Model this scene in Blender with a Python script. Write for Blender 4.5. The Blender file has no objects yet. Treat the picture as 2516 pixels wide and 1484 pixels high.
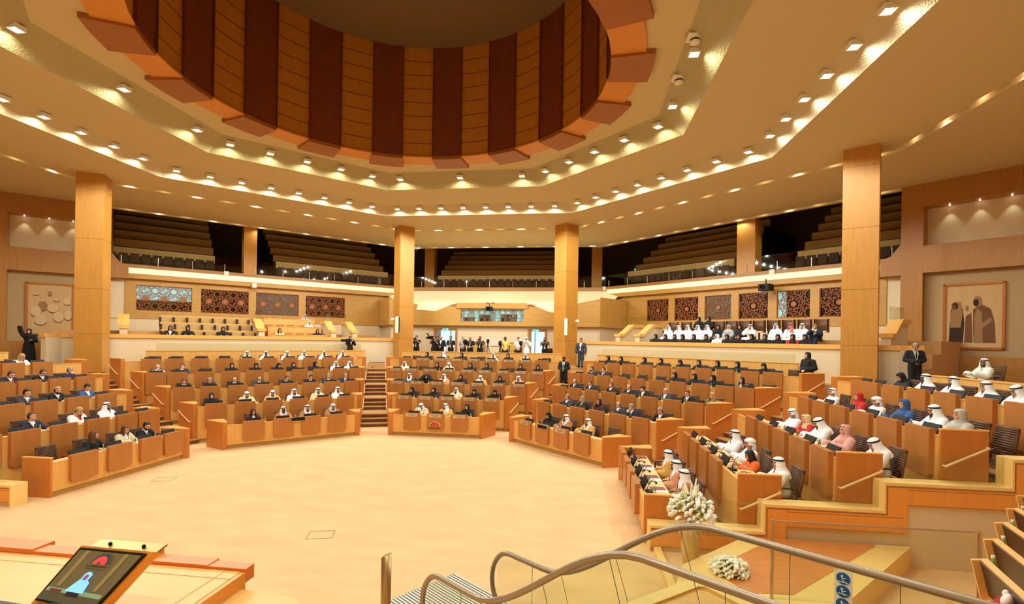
import bpy, bmesh, math, random
from math import sin, cos, pi, radians as R, sqrt, atan2
from mathutils import Matrix, Vector, Euler
random.seed(7)
S = bpy.context.scene
COL = S.collection
# ------------------------------------------------------------------ camera, light, exposure
YAW, ROLL = R(7.45), 0.0148
cam = bpy.data.cameras.new('camera'); co = bpy.data.objects.new('camera', cam); COL.objects.link(co)
cam.sensor_width = 36; cam.lens = 36*1210/2516; cam.shift_y = 94/2516; cam.clip_end = 200; cam.clip_start = .05
co.matrix_world = Matrix.Translation((5.68, 0, 4.0)) @ Matrix.Rotation(YAW, 4, 'Z') @ Matrix.Rotation(R(90), 4, 'X') @ Matrix.Rotation(ROLL, 4, 'Z')
S.camera = co
W = bpy.data.worlds.new('world'); S.world = W; W.use_nodes = True
W.node_tree.nodes['Background'].inputs[0].default_value = (1, .82, .6, 1)
W.node_tree.nodes['Background'].inputs[1].default_value = .25
vs = S.view_settings
S.display_settings.display_device = 'sRGB'
vs.view_transform = 'Standard'; vs.look = 'None'; vs.gamma = 1; vs.use_curve_mapping = False
vs.exposure = 0.08
S.cycles.use_denoising = True
S.cycles.max_bounces = 7; S.cycles.diffuse_bounces = 5; S.cycles.glossy_bounces = 3; S.cycles.transparent_max_bounces = 10
S.cycles.sample_clamp_indirect = 4
LAMP_W, SLOT_W, WARM = 215, 45, (.95, 1, .93)

def spot(loc, power, ang=150, blend=.6, rot=(0, 0, 0), size=.07, color=WARM):
    l = bpy.data.lights.new('lamp_light', 'SPOT'); l.energy = power; l.spot_size = R(ang); l.spot_blend = blend
    l.shadow_soft_size = size; l.color = color
    o = bpy.data.objects.new('lamp_light', l); o.location = loc; o.rotation_euler = rot; COL.objects.link(o); return o
def area(loc, rot, sx, sy, power, color=WARM):
    l = bpy.data.lights.new('cove_fill_light', 'AREA'); l.shape = 'RECTANGLE'; l.size = sx; l.size_y = sy; l.energy = power; l.color = color
    o = bpy.data.objects.new('cove_fill_light', l); o.location = loc; o.rotation_euler = rot; COL.objects.link(o); return o

# ------------------------------------------------------------------ materials
def lin(c): return tuple((v/255/12.92 if v/255 <= .04045 else ((v/255+.055)/1.055)**2.4) for v in c)
MATS = {}
def mat(name, rgb, rough=.6, metal=0, emit=0, var=0, scale=(8, 8, 8), bump=0, bscale=60, spec=.5, coat=0, alpha=None):
    if name in MATS: return MATS[name]
    m = bpy.data.materials.new(name); m.use_nodes = True; nt = m.node_tree; N = nt.nodes; b = N['Principled BSDF']
    c = lin(rgb); b.inputs['Base Color'].default_value = (*c, 1); b.inputs['Roughness'].default_value = rough
    b.inputs['Metallic'].default_value = metal; b.inputs['Specular IOR Level'].default_value = spec
    if coat: b.inputs['Coat Weight'].default_value = coat; b.inputs['Coat Roughness'].default_value = .15
    if emit: b.inputs['Emission Color'].default_value = (*c, 1); b.inputs['Emission Strength'].default_value = emit
    tc = N.new('ShaderNodeTexCoord')
    if var:
        mp = N.new('ShaderNodeMapping'); mp.inputs['Scale'].default_value = scale
        nz = N.new('ShaderNodeTexNoise'); nz.inputs['Scale'].default_value = 1; nz.inputs['Detail'].default_value = 4
        rp = N.new('ShaderNodeMapRange'); rp.inputs['From Min'].default_value = .3; rp.inputs['From Max'].default_value = .7
        rp.inputs['To Min'].default_value = 1-var; rp.inputs['To Max'].default_value = 1+var*.6
        mx = N.new('ShaderNodeVectorMath'); mx.operation = 'SCALE'; mx.inputs[0].default_value = c
        nt.links.new(tc.outputs['Object'], mp.inputs['Vector']); nt.links.new(mp.outputs[0], nz.inputs['Vector'])
        nt.links.new(nz.outputs['Fac'], rp.inputs['Value']); nt.links.new(rp.outputs[0], mx.inputs['Scale'])
        nt.links.new(mx.outputs[0], b.inputs['Base Color'])
    if bump:
        n2 = N.new('ShaderNodeTexNoise'); n2.inputs['Scale'].default_value = bscale
        bp = N.new('ShaderNodeBump'); bp.inputs['Strength'].default_value = bump; bp.inputs['Distance'].default_value = .02
        nt.links.new(tc.outputs['Object'], n2.inputs['Vector']); nt.links.new(n2.outputs['Fac'], bp.inputs['Height'])
        nt.links.new(bp.outputs[0], b.inputs['Normal'])
    MATS[name] = m; return m
def glassmat(name, tint, refl=.08, op=.12):
    m = bpy.data.materials.new(name); m.use_nodes = True; nt = m.node_tree; N = nt.nodes; N.clear()
    o = N.new('ShaderNodeOutputMaterial'); t = N.new('ShaderNodeBsdfTransparent'); t.inputs[0].default_value = (*tint, 1)
    g = N.new('ShaderNodeBsdfGlossy'); g.inputs['Roughness'].default_value = .03; g.inputs[0].default_value = (1, 1, 1, 1)
    lw = N.new('ShaderNodeLayerWeight'); pw = N.new('ShaderNodeMath'); pw.operation = 'POWER'; pw.inputs[1].default_value = 4.0
    nt.links.new(lw.outputs['Facing'], pw.inputs[0]); fr = N.new('ShaderNodeMath'); fr.operation = 'MULTIPLY_ADD'; nt.links.new(pw.outputs[0], fr.inputs[0]); fr.inputs[1].default_value = .5; fr.inputs[2].default_value = .035
    mx = N.new('ShaderNodeMixShader'); nt.links.new(fr.outputs[0], mx.inputs[0]); nt.links.new(t.outputs[0], mx.inputs[1]); nt.links.new(g.outputs[0], mx.inputs[2])
    nt.links.new(mx.outputs[0], o.inputs[0]); MATS[name] = m; return m
GR = (14, 14, 1.2)
wl = mat('wood_honey', (230, 172, 90), .42, var=.10, scale=GR)
wf = mat('wood_front', (184, 116, 52), .38, var=.10, scale=(5, 5, 1.5))
we = mat('wood_end', (202, 124, 50), .38, var=.08, scale=GR)
wt = mat('wood_top', (236, 176, 92), .35, var=.08, scale=(3, 14, 3))
wc = mat('wood_column', (194, 136, 54), .42, var=.10, scale=GR)
ww = mat('wood_wall', (194, 146, 70), .45, var=.10, scale=(2, 2, 9))
wo = mat('wood_orange', (172, 118, 52), .42, var=.10, scale=GR)
cd = mat('cupola_mahogany', (120, 56, 24), .5, var=.12, scale=(3, 3, 1.5))
cm = mat('cupola_amber', (188, 122, 32), .55, var=.08, scale=GR)
crl = mat('rim_maple', (214, 138, 54), .5, var=.06, scale=(4, 4, 4))
crd = mat('rim_cherry', (160, 94, 42), .5, var=.08, scale=(4, 4, 4))
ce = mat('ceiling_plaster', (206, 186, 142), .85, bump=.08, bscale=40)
rz = mat('riser_gloss_plaster', (200, 182, 142), .28, bump=.9, bscale=26, spec=.6)
cw = mat('cream_fabric_wall', (222, 202, 166), .9, var=.04, scale=(30, 30, 30))
cg = mat('taupe_fabric_wall', (176, 146, 104), .9, var=.05, scale=(30, 30, 30))
cpt = mat('sand_carpet', (240, 198, 142), .95, var=.09, scale=(1.0, 2.2, 1.0), bump=.3, bscale=300)
stc = mat('stair_carpet', (196, 150, 98), .95, bump=.3, bscale=200)
str_ = mat('stair_riser', (112, 74, 36), .9)
ol = mat('plinth_olive', (176, 134, 62), .6)
wm = mat('white_paint', (236, 230, 214), .5)
bl = mat('black_plastic', (16, 14, 14), .55, spec=.3)
ink = mat('engraving_grey', (96, 84, 66), .6)
sil = mat('brushed_plate', (206, 190, 160), .35, metal=.6)
stl = mat('steel', (190, 180, 165), .3, metal=1)
brz = mat('bronze_rail', (160, 142, 116), .4, metal=.55, coat=.3)
hrl = mat('cream_rail', (246, 216, 158), .35)
gold = mat('gilt_frame', (180, 112, 52), .3, metal=.5)
chb = mat('brown_leather', (98, 62, 36), .5, bump=.05)
dkw = mat('dark_arm', (60, 26, 20), .35)
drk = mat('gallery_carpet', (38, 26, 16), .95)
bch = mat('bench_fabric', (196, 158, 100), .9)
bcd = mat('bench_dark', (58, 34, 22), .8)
lampm = mat('lamp_glow', (255, 244, 222), emit=26)
dlm = mat('downlight_glow', (255, 236, 200), emit=10)
strp = mat('cove_painted_glow', (255, 226, 168), emit=.85)  # emission stands in for the light falling on the cove
blu = mat('corridor_light', (204, 238, 236), emit=1.1)
exs = mat('exit_sign_green', (120, 214, 214), emit=1.0)
gls = glassmat('clear_glass', (.93, .95, .88))
pgl = mat('pane_dark', (46, 22, 12), .12, spec=.8)
bgl = mat('pane_bluish_glow', (150, 196, 196), .2, emit=.5)  # bluish glow is put into the pane as emission
brg = mat('pane_dim_glow', (92, 96, 84), .2, emit=.12)
lat = mat('lattice_wood', (168, 98, 40), .5)
skins = {k: mat('skin_'+k, c, .5, spec=.4) for k, c in dict(tan=(196, 138, 100), fair=(226, 168, 136), dark=(104, 66, 46), mid=(172, 116, 82)).items()}
feat = mat('eyes_and_brows', (34, 20, 16), .5)
lip = mat('lips', (160, 84, 74), .5)
def cl(n, c, r=.85): return mat('cloth_'+n, c, r, bump=.15, bscale=18)
CL = dict(w=cl('white', (250, 250, 250)), k=cl('black', (20, 19, 21)), n=cl('navy', (30, 38, 64)), g=cl('charcoal', (62, 64, 70)),
          b=cl('brown_bisht', (178, 122, 70)), o=cl('gold_bisht', (216, 166, 84)), c=cl('cream_bisht', (232, 204, 150)), r=cl('red', (196, 40, 40)),
          m=cl('maroon', (84, 34, 32)), u=cl('blue', (58, 92, 150)), p=cl('pink', (226, 170, 160)), y=cl('grey_hijab', (190, 186, 172)),
          a=cl('orange', (236, 110, 40)), e=cl('cream_jacket', (232, 214, 180)), v=cl('olive', (110, 104, 66)), l=cl('lightgrey', (170, 168, 164)),
          s=cl('salmon_bisht', (216, 150, 104)), t=cl('yellow_shirt', (232, 206, 110)), h=cl('checked_headcloth', (206, 120, 112)))
HR = dict(d=mat('hair_dark', (30, 20, 16), .5), y=mat('hair_grey', (150, 142, 134), .6), n=mat('hair_blond', (190, 150, 92), .55), r=mat('hair_brown', (96, 56, 30), .5))

# ------------------------------------------------------------------ mesh helpers
class MB:
    def __init__(s): s.v = []; s.f = []; s.m = []; s.cur = 0
    def add(s, vs_, fs, M=None):
        o = len(s.v)
        s.v += [tuple(M @ Vector(p)) if M else tuple(p) for p in vs_]
        s.f += [tuple(i+o for i in f) for f in fs]; s.m += [s.cur]*len(fs); return s
    def box(s, x0, x1, y0, y1, z0, z1, M=None):
        return s.add([(x0, y0, z0), (x1, y0, z0), (x1, y1, z0), (x0, y1, z0), (x0, y0, z1), (x1, y0, z1), (x1, y1, z1), (x0, y1, z1)],
                     [(0, 3, 2, 1), (4, 5, 6, 7), (0, 1, 5, 4), (1, 2, 6, 5), (2, 3, 7, 6), (3, 0, 4, 7)], M)
    def prism(s, poly, z0, z1, M=None):
        a = sum(poly[i][0]*poly[(i+1) % len(poly)][1]-poly[(i+1) % len(poly)][0]*poly[i][1] for i in range(len(poly)))
        if a < 0: poly = poly[::-1]
        n = len(poly)
        return s.add([(x, y, z0) for x, y in poly]+[(x, y, z1) for x, y in poly],
                     [tuple(range(n-1, -1, -1)), tuple(range(n, 2*n))]+[(i, (i+1) % n, n+(i+1) % n, n+i) for i in range(n)], M)
    def quad(s, a, b, c, d, M=None): return s.add([a, b, c, d], [(0, 1, 2, 3)], M)
    def tube(s, pts, r, n=8, M=None, caps=True):
        pts = [Vector(p) for p in pts]; rr = r if isinstance(r, (list, tuple)) else [r]*len(pts)
        vs_ = []; up = None
        for i, p in enumerate(pts):
            d = (pts[min(i+1, len(pts)-1)]-pts[max(i-1, 0)]).normalized()
            if up is None: up = Vector((0, 0, 1)) if abs(d.z) < .9 else Vector((1, 0, 0))
            x = d.cross(up).normalized(); y = x.cross(d).normalized(); up = y
            vs_ += [p+(x*cos(2*pi*k/n)+y*sin(2*pi*k/n))*rr[i] for k in range(n)]
        fs = [(i*n+k, i*n+(k+1) % n, (i+1)*n+(k+1) % n, (i+1)*n+k) for i in range(len(pts)-1) for k in range(n)]
        if caps: fs += [tuple(range(n-1, -1, -1)), tuple((len(pts)-1)*n+k for k in range(n))]
        return s.add(vs_, fs, M)
    def ell(s, c, r, M=None, nu=14, nv=10):
        vs_ = []; 
        for j in range(nv+1):
            th = pi*j/nv
            for i in range(nu):
                ph = 2*pi*i/nu; vs_.append((c[0]+r[0]*sin(th)*cos(ph), c[1]+r[1]*sin(th)*sin(ph), c[2]-r[2]*cos(th)))
        fs = [(j*nu+i, j*nu+(i+1) % nu, (j+1)*nu+(i+1) % nu, (j+1)*nu+i) for j in range(nv) for i in range(nu)]
        return s.add(vs_, fs, M)
    def cap(s, a, b, ra, rb, M=None, flat=1.0):
        """capsule from a to b"""
        a = Vector(a); b = Vector(b); d = (b-a); L = d.length or 1e-4; d.normalize()
        pts = []; rr = []
        for k in range(5):
            t = pi/2*(1-k/4); pts.append(a-d*ra*sin(t)); rr.append(max(ra*cos(t), 1e-4))
        for k in range(5):
            t = pi/2*k/4; pts.append(b+d*rb*sin(t)); rr.append(max(rb*cos(t), 1e-4))
        return s.tube(pts, rr, 10, M, False)
    def lathe(s, prof, n=16, c=(0, 0), M=None):
        vs_ = [(c[0]+r*cos(2*pi*k/n), c[1]+r*sin(2*pi*k/n), z) for r, z in prof for k in range(n)]
        return s.add(vs_, [(i*n+k, i*n+(k+1) % n, (i+1)*n+(k+1) % n, (i+1)*n+k) for i in range(len(prof)-1) for k in range(n)], M)
    def mesh(s, name, mats, smooth=False):
        me = bpy.data.meshes.new(name); me.from_pydata(s.v, [], s.f)
        for m in (mats if isinstance(mats, (list, tuple)) else [mats]): me.materials.append(m)
        if any(s.m): me.polygons.foreach_set('material_index', s.m)
        if smooth: me.polygons.foreach_set('use_smooth', [True]*len(s.f))
        me.update(); return me
    def obj(s, name, mats, parent=None, smooth=False, **k):
        return link(name, s.mesh(name, mats, smooth), parent, **k)
def link(name, data, parent=None, loc=None, rz=0, label=None, cat=None, group=None, kind=None):
    o = bpy.data.objects.new(name, data); COL.objects.link(o)
    if parent: o.parent = parent
    if loc is not None: o.location = loc
    if rz: o.rotation_euler = (0, 0, rz)
    if label: o['label'] = label
    if cat: o['category'] = cat
    if group: o['group'] = group
    if kind: o['kind'] = kind
    return o
def empty(name, loc, rz=0, label=None, cat=None, group=None):
    return link(name, None, None, loc, rz, label, cat, group)
def struct(name, mb, m, **k): return mb.obj(name, m, kind='structure', **k)
ORD = 'first second third fourth fifth sixth seventh eighth ninth tenth eleventh twelfth thirteenth fourteenth fifteenth sixteenth seventeenth eighteenth nineteenth twentieth'.split()
def ordn(i):
    if i < 20: return ORD[i]
    t = ['twenty', 'thirty', 'forty', 'fifty', 'sixty'][(i+1)//10-2]
    return (t[:-1]+'ieth') if (i+1) % 10 == 0 else t+'-'+ORD[(i+1) % 10-1]

# ------------------------------------------------------------------ frames
CY, D, RISE = 12.7, 1.78, .5
def ang_nt(a): a = R(a); return Vector((-sin(a), cos(a))), Vector((cos(a), sin(a)))
def A0(a): return 7.08 if a == -90 else 6.95
def P(a, u, v):      # block angle, along, outward from hall centre
    n, t = ang_nt(a); q = Vector((0, CY))+n*v+t*u; return (q.x, q.y)
def DG(side, w, a):  # diagonal wall frame
    k = sqrt(.5); return (side*k*(a+w), k*(a-w))
def dmat(side, z=0): # matrix: local x -> along (w), y -> outward
    k = sqrt(.5)
    return Matrix(((side*k, side*k, 0, 0), (-k, k, 0, 0), (0, 0, 1, z), (0, 0, 0, 1)))
def dbox(mb, side, w0, w1, a0, a1, z0, z1): mb.prism([DG(side, w0, a0), DG(side, w1, a0), DG(side, w1, a1), DG(side, w0, a1)], z0, z1)

# ------------------------------------------------------------------ floor, tiers, stairs
m = MB(); m.box(-27, 27, -4, 46, -.2, 0); struct('floor', m, cpt)
TIER = True
def halves(a, k):   # left (u<0) and right end of a row's platform
    g = .737*k
    if a == 0: return -1.95-g, 1.95+g
    if a == 45: return -2.42-g, 2.42+g
    if a == -45: return -2.42-g, 2.42+g
    if a == 90: return -2.3, 1.9+g
    return -1.9-g, 2.55 if k in (1, 2, 3, 4, 5) and TIER else 2.62
for a, nm in ((0, 'centre'), (45, 'left_diagonal'), (-45, 'right_diagonal'), (90, 'left'), (-90, 'right')):
    m = MB()
    for k in range(1, 5):
        l0, r0 = halves(a, k); l1, r1 = halves(a, 5)
        if a in (90,): l0 = l1 = -2.6
        v0 = A0(a)+D*k+.04
        m.prism([P(a, l0, v0), P(a, r0, v0), P(a, r1, 15.9), P(a, l1, 15.9)], 0 if k == 1 else RISE*(k-1), RISE*k)
    struct('floor_tiers_'+nm, m, stc)
def octv(c, ap): t = ap*math.tan(R(22.5)); return [(c[0]+x, c[1]+y) for x, y in ((t, ap), (ap, t), (ap, -t), (t, -ap), (-t, -ap), (-ap, -t), (-ap, t), (-t, ap))]
# upper walkway around the tiers
m = MB(); ov = octv((0, CY), 15.87)
outer = [(9, 40), (26, 23), (26, 10), (9, 10), (-9, 10), (-26, 10), (-26, 23), (-9, 40)]
outer[3] = (26, 10); outer[4] = (-26, 10)
rp = [((0, 7)), ((1, 0)), ((2, 1)), ((7, 6)), ((6, 5))]
for i, j in rp:
    p = [ov[i], ov[j], outer[j], outer[i]]
    if (i, j) == (2, 1): p = [(15.87, 10.05), ov[1], outer[1], (26, 10.05)]
    if (i, j) == (6, 5): p = [ov[6], (-15.87, 10.05), (-26, 10.05), outer[6]]
    m.prism(p, 2.0, 2.5)
struct('floor_upper_walkway', m, stc)
def aisle(nm, Mx, My, an, wd, lab):
    n = Vector((-sin(R(an)), cos(R(an)))); t = Vector((cos(R(an)), sin(R(an)))); M0 = Vector((Mx, My))
    t1 = MB(); t2 = MB(); k = 0
    d0 = 1.93-.05
    lv = [d0+.31*j+1.927*r for r in range(5) for j in range(3)]
    for i, d in enumerate(lv):
        e = lv[i+1] if i+1 < len(lv) else d+.9
        q = lambda dd, s_: tuple(M0+n*dd+t*s_)
        z = (i+1)/6
        t1.prism([q(d-.02, -wd/2), q(d-.02, wd/2), q(e+.02, wd/2), q(e+.02, -wd/2)], z-.035, z)
        t2.prism([q(d, -wd/2), q(d, wd/2), q(e, wd/2), q(e, -wd/2)], max(0, z-.34), z-.035)
    o = struct('stairs_'+nm, t2, str_); t1.obj('stair_treads', stc, o)
    return o
aisle('left_of_centre', -2.58, 19.49, 20.8, 1.5, '')
aisle('right_of_centre', 2.58, 19.49, -20.8, 1.5, '')
aisle('left', -6.76, 15.2, 67.5, 1.6, '')
aisle('right', 6.85, 15.2, -67.5, 1.6, '')

# ------------------------------------------------------------------ ceiling
OC = (0, 14.5)
def ring(mb, A, za, B, zb):
    n = len(A)
    mb.add([(x, y, za) for x, y in A]+[(x, y, zb) for x, y in B], [(i, (i+1) % n, n+(i+1) % n, n+i) for i in range(n)])
def circ(r, n, off=0): return [(OC[0]+r*sin(2*pi*k/n), OC[1]+r*cos(2*pi*k/n)) for k in range(n)]
m = MB(); o1 = octv(OC, 8.45)
c32 = circ(6.6, 32, 0)
# inner flat ring: circle -> octagon
oct32 = []
for x, y in c32:
    dx, dy = x-OC[0], y-OC[1]; th = atan2(dx, dy); k = round(th/(pi/4)); f = 8.45/cos(th-k*pi/4)
    oct32.append((OC[0]+f*sin(th), OC[1]+f*cos(th)))
ring(m, c32, 12.05, oct32, 12.05)
ring(m, octv(OC, 9.4), 11.5, octv(OC, 12.2), 11.5)
def soct(side, back, s): # measured slot octagons, continued behind the hall
    y0 = s-side; x0 = s-back; ys = 14.5-(back-14.5)
    return [(x0, back), (side, y0), (side, 29-y0), (x0, ys), (-x0, ys), (-side, 29-y0), (-side, y0), (-x0, back)]
S3a, S3b = soct(17.0, 31.1, 36.5), soct(17.3, 31.4, 36.95)
S4a, S4b = soct(23.9, 37.0, 44.3), soct(24.2, 37.3, 44.9)
ring(m, octv(OC, 12.95), 11.1, S3a, 11.1)
ring(m, S3b, 11.1, S4a, 11.1)
struct('ceiling', m, ce)
m = MB()
for a_, b_ in ((S3a, S3b), (S4a, S4b)):
    ring(m, a_, 11.1, a_, 11.35); ring(m, a_, 11.35, b_, 11.35); ring(m, b_, 11.35, b_, 11.1)
struct('ceiling_slots', m, ce)
m = MB(); ring(m, octv(OC, 8.45), 12.05, octv(OC, 9.4), 11.5); struct('ceiling_riser_inner', m, mat('riser_olive_plaster', (172, 158, 108), .28, bump=.9, bscale=26, spec=.6))
m = MB(); ring(m, octv(OC, 12.2), 11.5, octv(OC, 12.95), 11.1); struct('ceiling_riser_outer', m, rz)
# roof lid so no daylight leaks in
m = MB(); m.box(-30, 30, -5, 50, 17.2, 17.4); struct('ceiling_roof_slab', m, ce)
# cupola drum: 32 segments, two per panel, alternating mahogany and amber
NP = 64; drum = empty('cupola_drum', (0, 14.5, 12), label='round timber cupola rising above the middle of the hall ceiling', cat='cupola')
def rim_pts(i, r): a = 2*pi*i/NP-R(6.4); return (r*sin(a), r*cos(a))
for k in range(NP//2):
    dark = k % 2 == 0; i = 2*k; mb = MB()
    rr = 6.6-(.03 if dark else 0)
    for j in range(2):
        p, q = rim_pts(i+j, rr), rim_pts(i+j+1, rr)
        mb.quad((*p, 0), (*q, 0), (*q, 4.8), (*p, 4.8))
    nm = 'dark_panel' if dark else 'amber_panel'
    g = mb; g.cur = 1
    if not dark:
        for r_ in range(1, 8):
            z = r_*.6
            for j in range(2):
                p, q = rim_pts(i+j, 6.592), rim_pts(i+j+1, 6.592); g.quad((*p, z-.014), (*q, z-.014), (*q, z+.014), (*p, z+.014))
        mb.obj(nm, [cm, cd], drum)
    else:
        for j in (0, 2):
            p, q = rim_pts(i+j, 6.62), rim_pts(i+j, 6.5); g.quad((*p, 0), (*q, 0), (*q, 4.8), (*p, 4.8))
        mb.obj(nm, [cd, cd], drum)
    mb = MB(); z0 = -.10 if dark else -.02; ro = 7.75 if dark else 7.5; ri = 6.55
    P0 = [rim_pts(i+j, ri) for j in range(3)]; P1 = [rim_pts(i+j, ro) for j in range(3)]
    mb.prism(P0+P1[::-1], z0, .04)
    mb.obj('rim_panel', crd if dark else crl, drum)
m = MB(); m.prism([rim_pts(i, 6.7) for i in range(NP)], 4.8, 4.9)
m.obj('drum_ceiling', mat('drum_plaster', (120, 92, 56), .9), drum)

# ceiling lamps
def mk_lamp_meshes():
    f = MB(); f.box(-.15, .15, -.15, -.12, -.02, .08); f.box(-.15, .15, .12, .15, -.02, .08); f.box(-.15, -.12, -.12, .12, -.02, .08); f.box(.12, .15, -.12, .12, -.02, .08)
    f.box(-.15, .15, -.15, .15, .08, .1)
    g = MB(); g.lathe([(.001, .02), (.09, .02), (.1, .05), (.1, .08)], 12)
    return f.mesh('housing', wm), g.mesh('bulb', lampm)
HM, GM = mk_lamp_meshes()
def lamp(k, al, ap, z, lab, grp, white=False):
    n, t = ang_nt(45*k); q = Vector(OC)+n*ap+t*al
    e = empty('ceiling_spotlight', (q.x, q.y, z), R(45*k), lab, 'spotlight', grp)
    link('housing', HM, e); b = link('bulb', GM, e)
    q2 = Vector(OC)+n*(ap+.1)+t*al; spot((q2.x, q2.y, z-.10), LAMP_W*(.8 if ap < 11 else 1), 173, .18, color=(.9, .95, 1) if white else WARM)
i1 = [(2, v) for v in (-3.62, -.57, 2.48)]+[(1, v) for v in (-3.2, -1.7, -.2, 1.3, 2.8)]+[(0, v) for v in (-3, 0, 3)]+[(7, v) for v in (-2.85, -1.3, .2, 1.75, 3.3)]+[(6, v) for v in (-2.31, .69)]
for i, (k, al) in enumerate(i1): lamp(k, al, 8.72, 11.80, 'square spotlight, %s from the left along the inner ceiling step' % ordn(i), 'spotlights along the inner ceiling step')
i2 = [(2, v) for v in (-1.23, 0, 1.26, 2.55, 3.85)]+[(1, -4.8+1.29*j) for j in range(8)]+[(0, -4.5+1.27*j) for j in range(8)]+[(7, -4.4+1.31*j) for j in range(8)]+[(6, -3.9+1.33*j) for j in range(6)]
for i, (k, al) in enumerate(i2): lamp(k, al, 12.35, 11.34, 'square spotlight, %s from the left along the outer ceiling step' % ordn(i), 'spotlights along the outer ceiling step', i == 5)
# behind the camera the bands go on unseen: only their light
for k, v in ((3, 0), (5, 0), (4, 2.4), (4, -2.4)):
    n, t = ang_nt(45*k)
    for ap, z in ((8.75, 11.75), (12.4, 11.3)):
        for al in (-2, 2):
            q = Vector(OC)+n*ap+t*al; spot((q.x, q.y, z), LAMP_W*1.3, 165, .5)
# slot downlights
dl = MB(); dl.lathe([(.001, 0), (.07, 0), (.085, .015), (.085, .05)], 10); dl = dl.mesh('recessed_downlight', dlm)
def slotrow(A, Bp, step, nm, power, every):
    pts = []
    seq = [6, 7, 0, 1]; 
    mid = [((A[i][0]+Bp[i][0])/2, (A[i][1]+Bp[i][1])/2) for i in range(8)]
    start = [5, 6, 7, 0, 1]; 
    for s_ in start:
        e_ = (s_+1) % 8; a, b = Vector(mid[s_]), Vector(mid[e_]); L = (b-a).length; n = max(1, int(L/step))
        for j in range(n):
            q = a+(b-a)*((j+.5)/n)
            if q.y > 9.5: pts.append(q)
    for i, q in enumerate(pts):
        link('recessed_downlight', dl, None, (q.x, q.y, 11.27), 0, 'small round downlight, %s from the left in the %s' % (ordn(i), nm), 'downlight', 'downlights in the '+nm)
        if i % every == 0: spot((q.x, q.y, 11.24), power*every, 140, .5)
slotrow(S3a, S3b, 1.35, 'middle ceiling slot', SLOT_W, 2)
slotrow(S4a, S4b, 1.35, 'outer slot over the balcony', SLOT_W*1.1, 2)
# round air diffusers and small white fittings at the right of the inner step
for i, (px, py, pz) in enumerate(((8.62, 11.3, 11.93), (8.62, 13.3, 11.93), (8.62, 15.3, 11.93))):
    e = empty('air_diffuser', (px, py, pz), label='round white air diffuser, %s of three from the top right' % ORD[i], cat='vent', group='air diffusers beside the cupola')
    b = MB(); b.box(-.2, .2, -.2, .2, 0, .03); b.obj('plate', wm, e)
    b = MB(); b.lathe([(.17, 0), (.17, -.06), (.12, -.05), (.12, 0)], 20); b.lathe([(.001, -.14), (.13, -.14), (.13, -.09), (.001, -.09)], 20); b.obj('ring', wm, e, True)
    b = MB(); b.lathe([(.1, -.09), (.1, 0)], 16); b.obj('throat', bl, e)

# ------------------------------------------------------------------ columns
def column(nm, x, y, ny, side=1.0, z0=2.3, z1=11.12):
    m = MB(); h = side/2; a = atan2(ny[0], -ny[1])
    M = Matrix.Translation((x, y, 0)) @ Matrix.Rotation(a, 4, 'Z')
    zs = [z0, 4.0, 6.0, 8.2, 10.4, z1]
    for i in range(5): m.box(-h, h, -h, h, zs[i]+(.012 if i else 0), zs[i+1]-.012, M)
    m.box(-h+.012, h-.012, -h+.012, h-.012, z0, z1, M)
    return m.obj(nm, wc, None, kind='structure')
column('column_left', -15.9, 19.5, (.52, -.86)); column('column_right', 15.95, 19.5, (-.52, -.86), 1.08)
column('column_centre_left', -5.32, 30.35, (.69, -.73), .95); column('column_centre_right', 5.0, 30.5, (-.69, -.73), 1.02)
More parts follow.
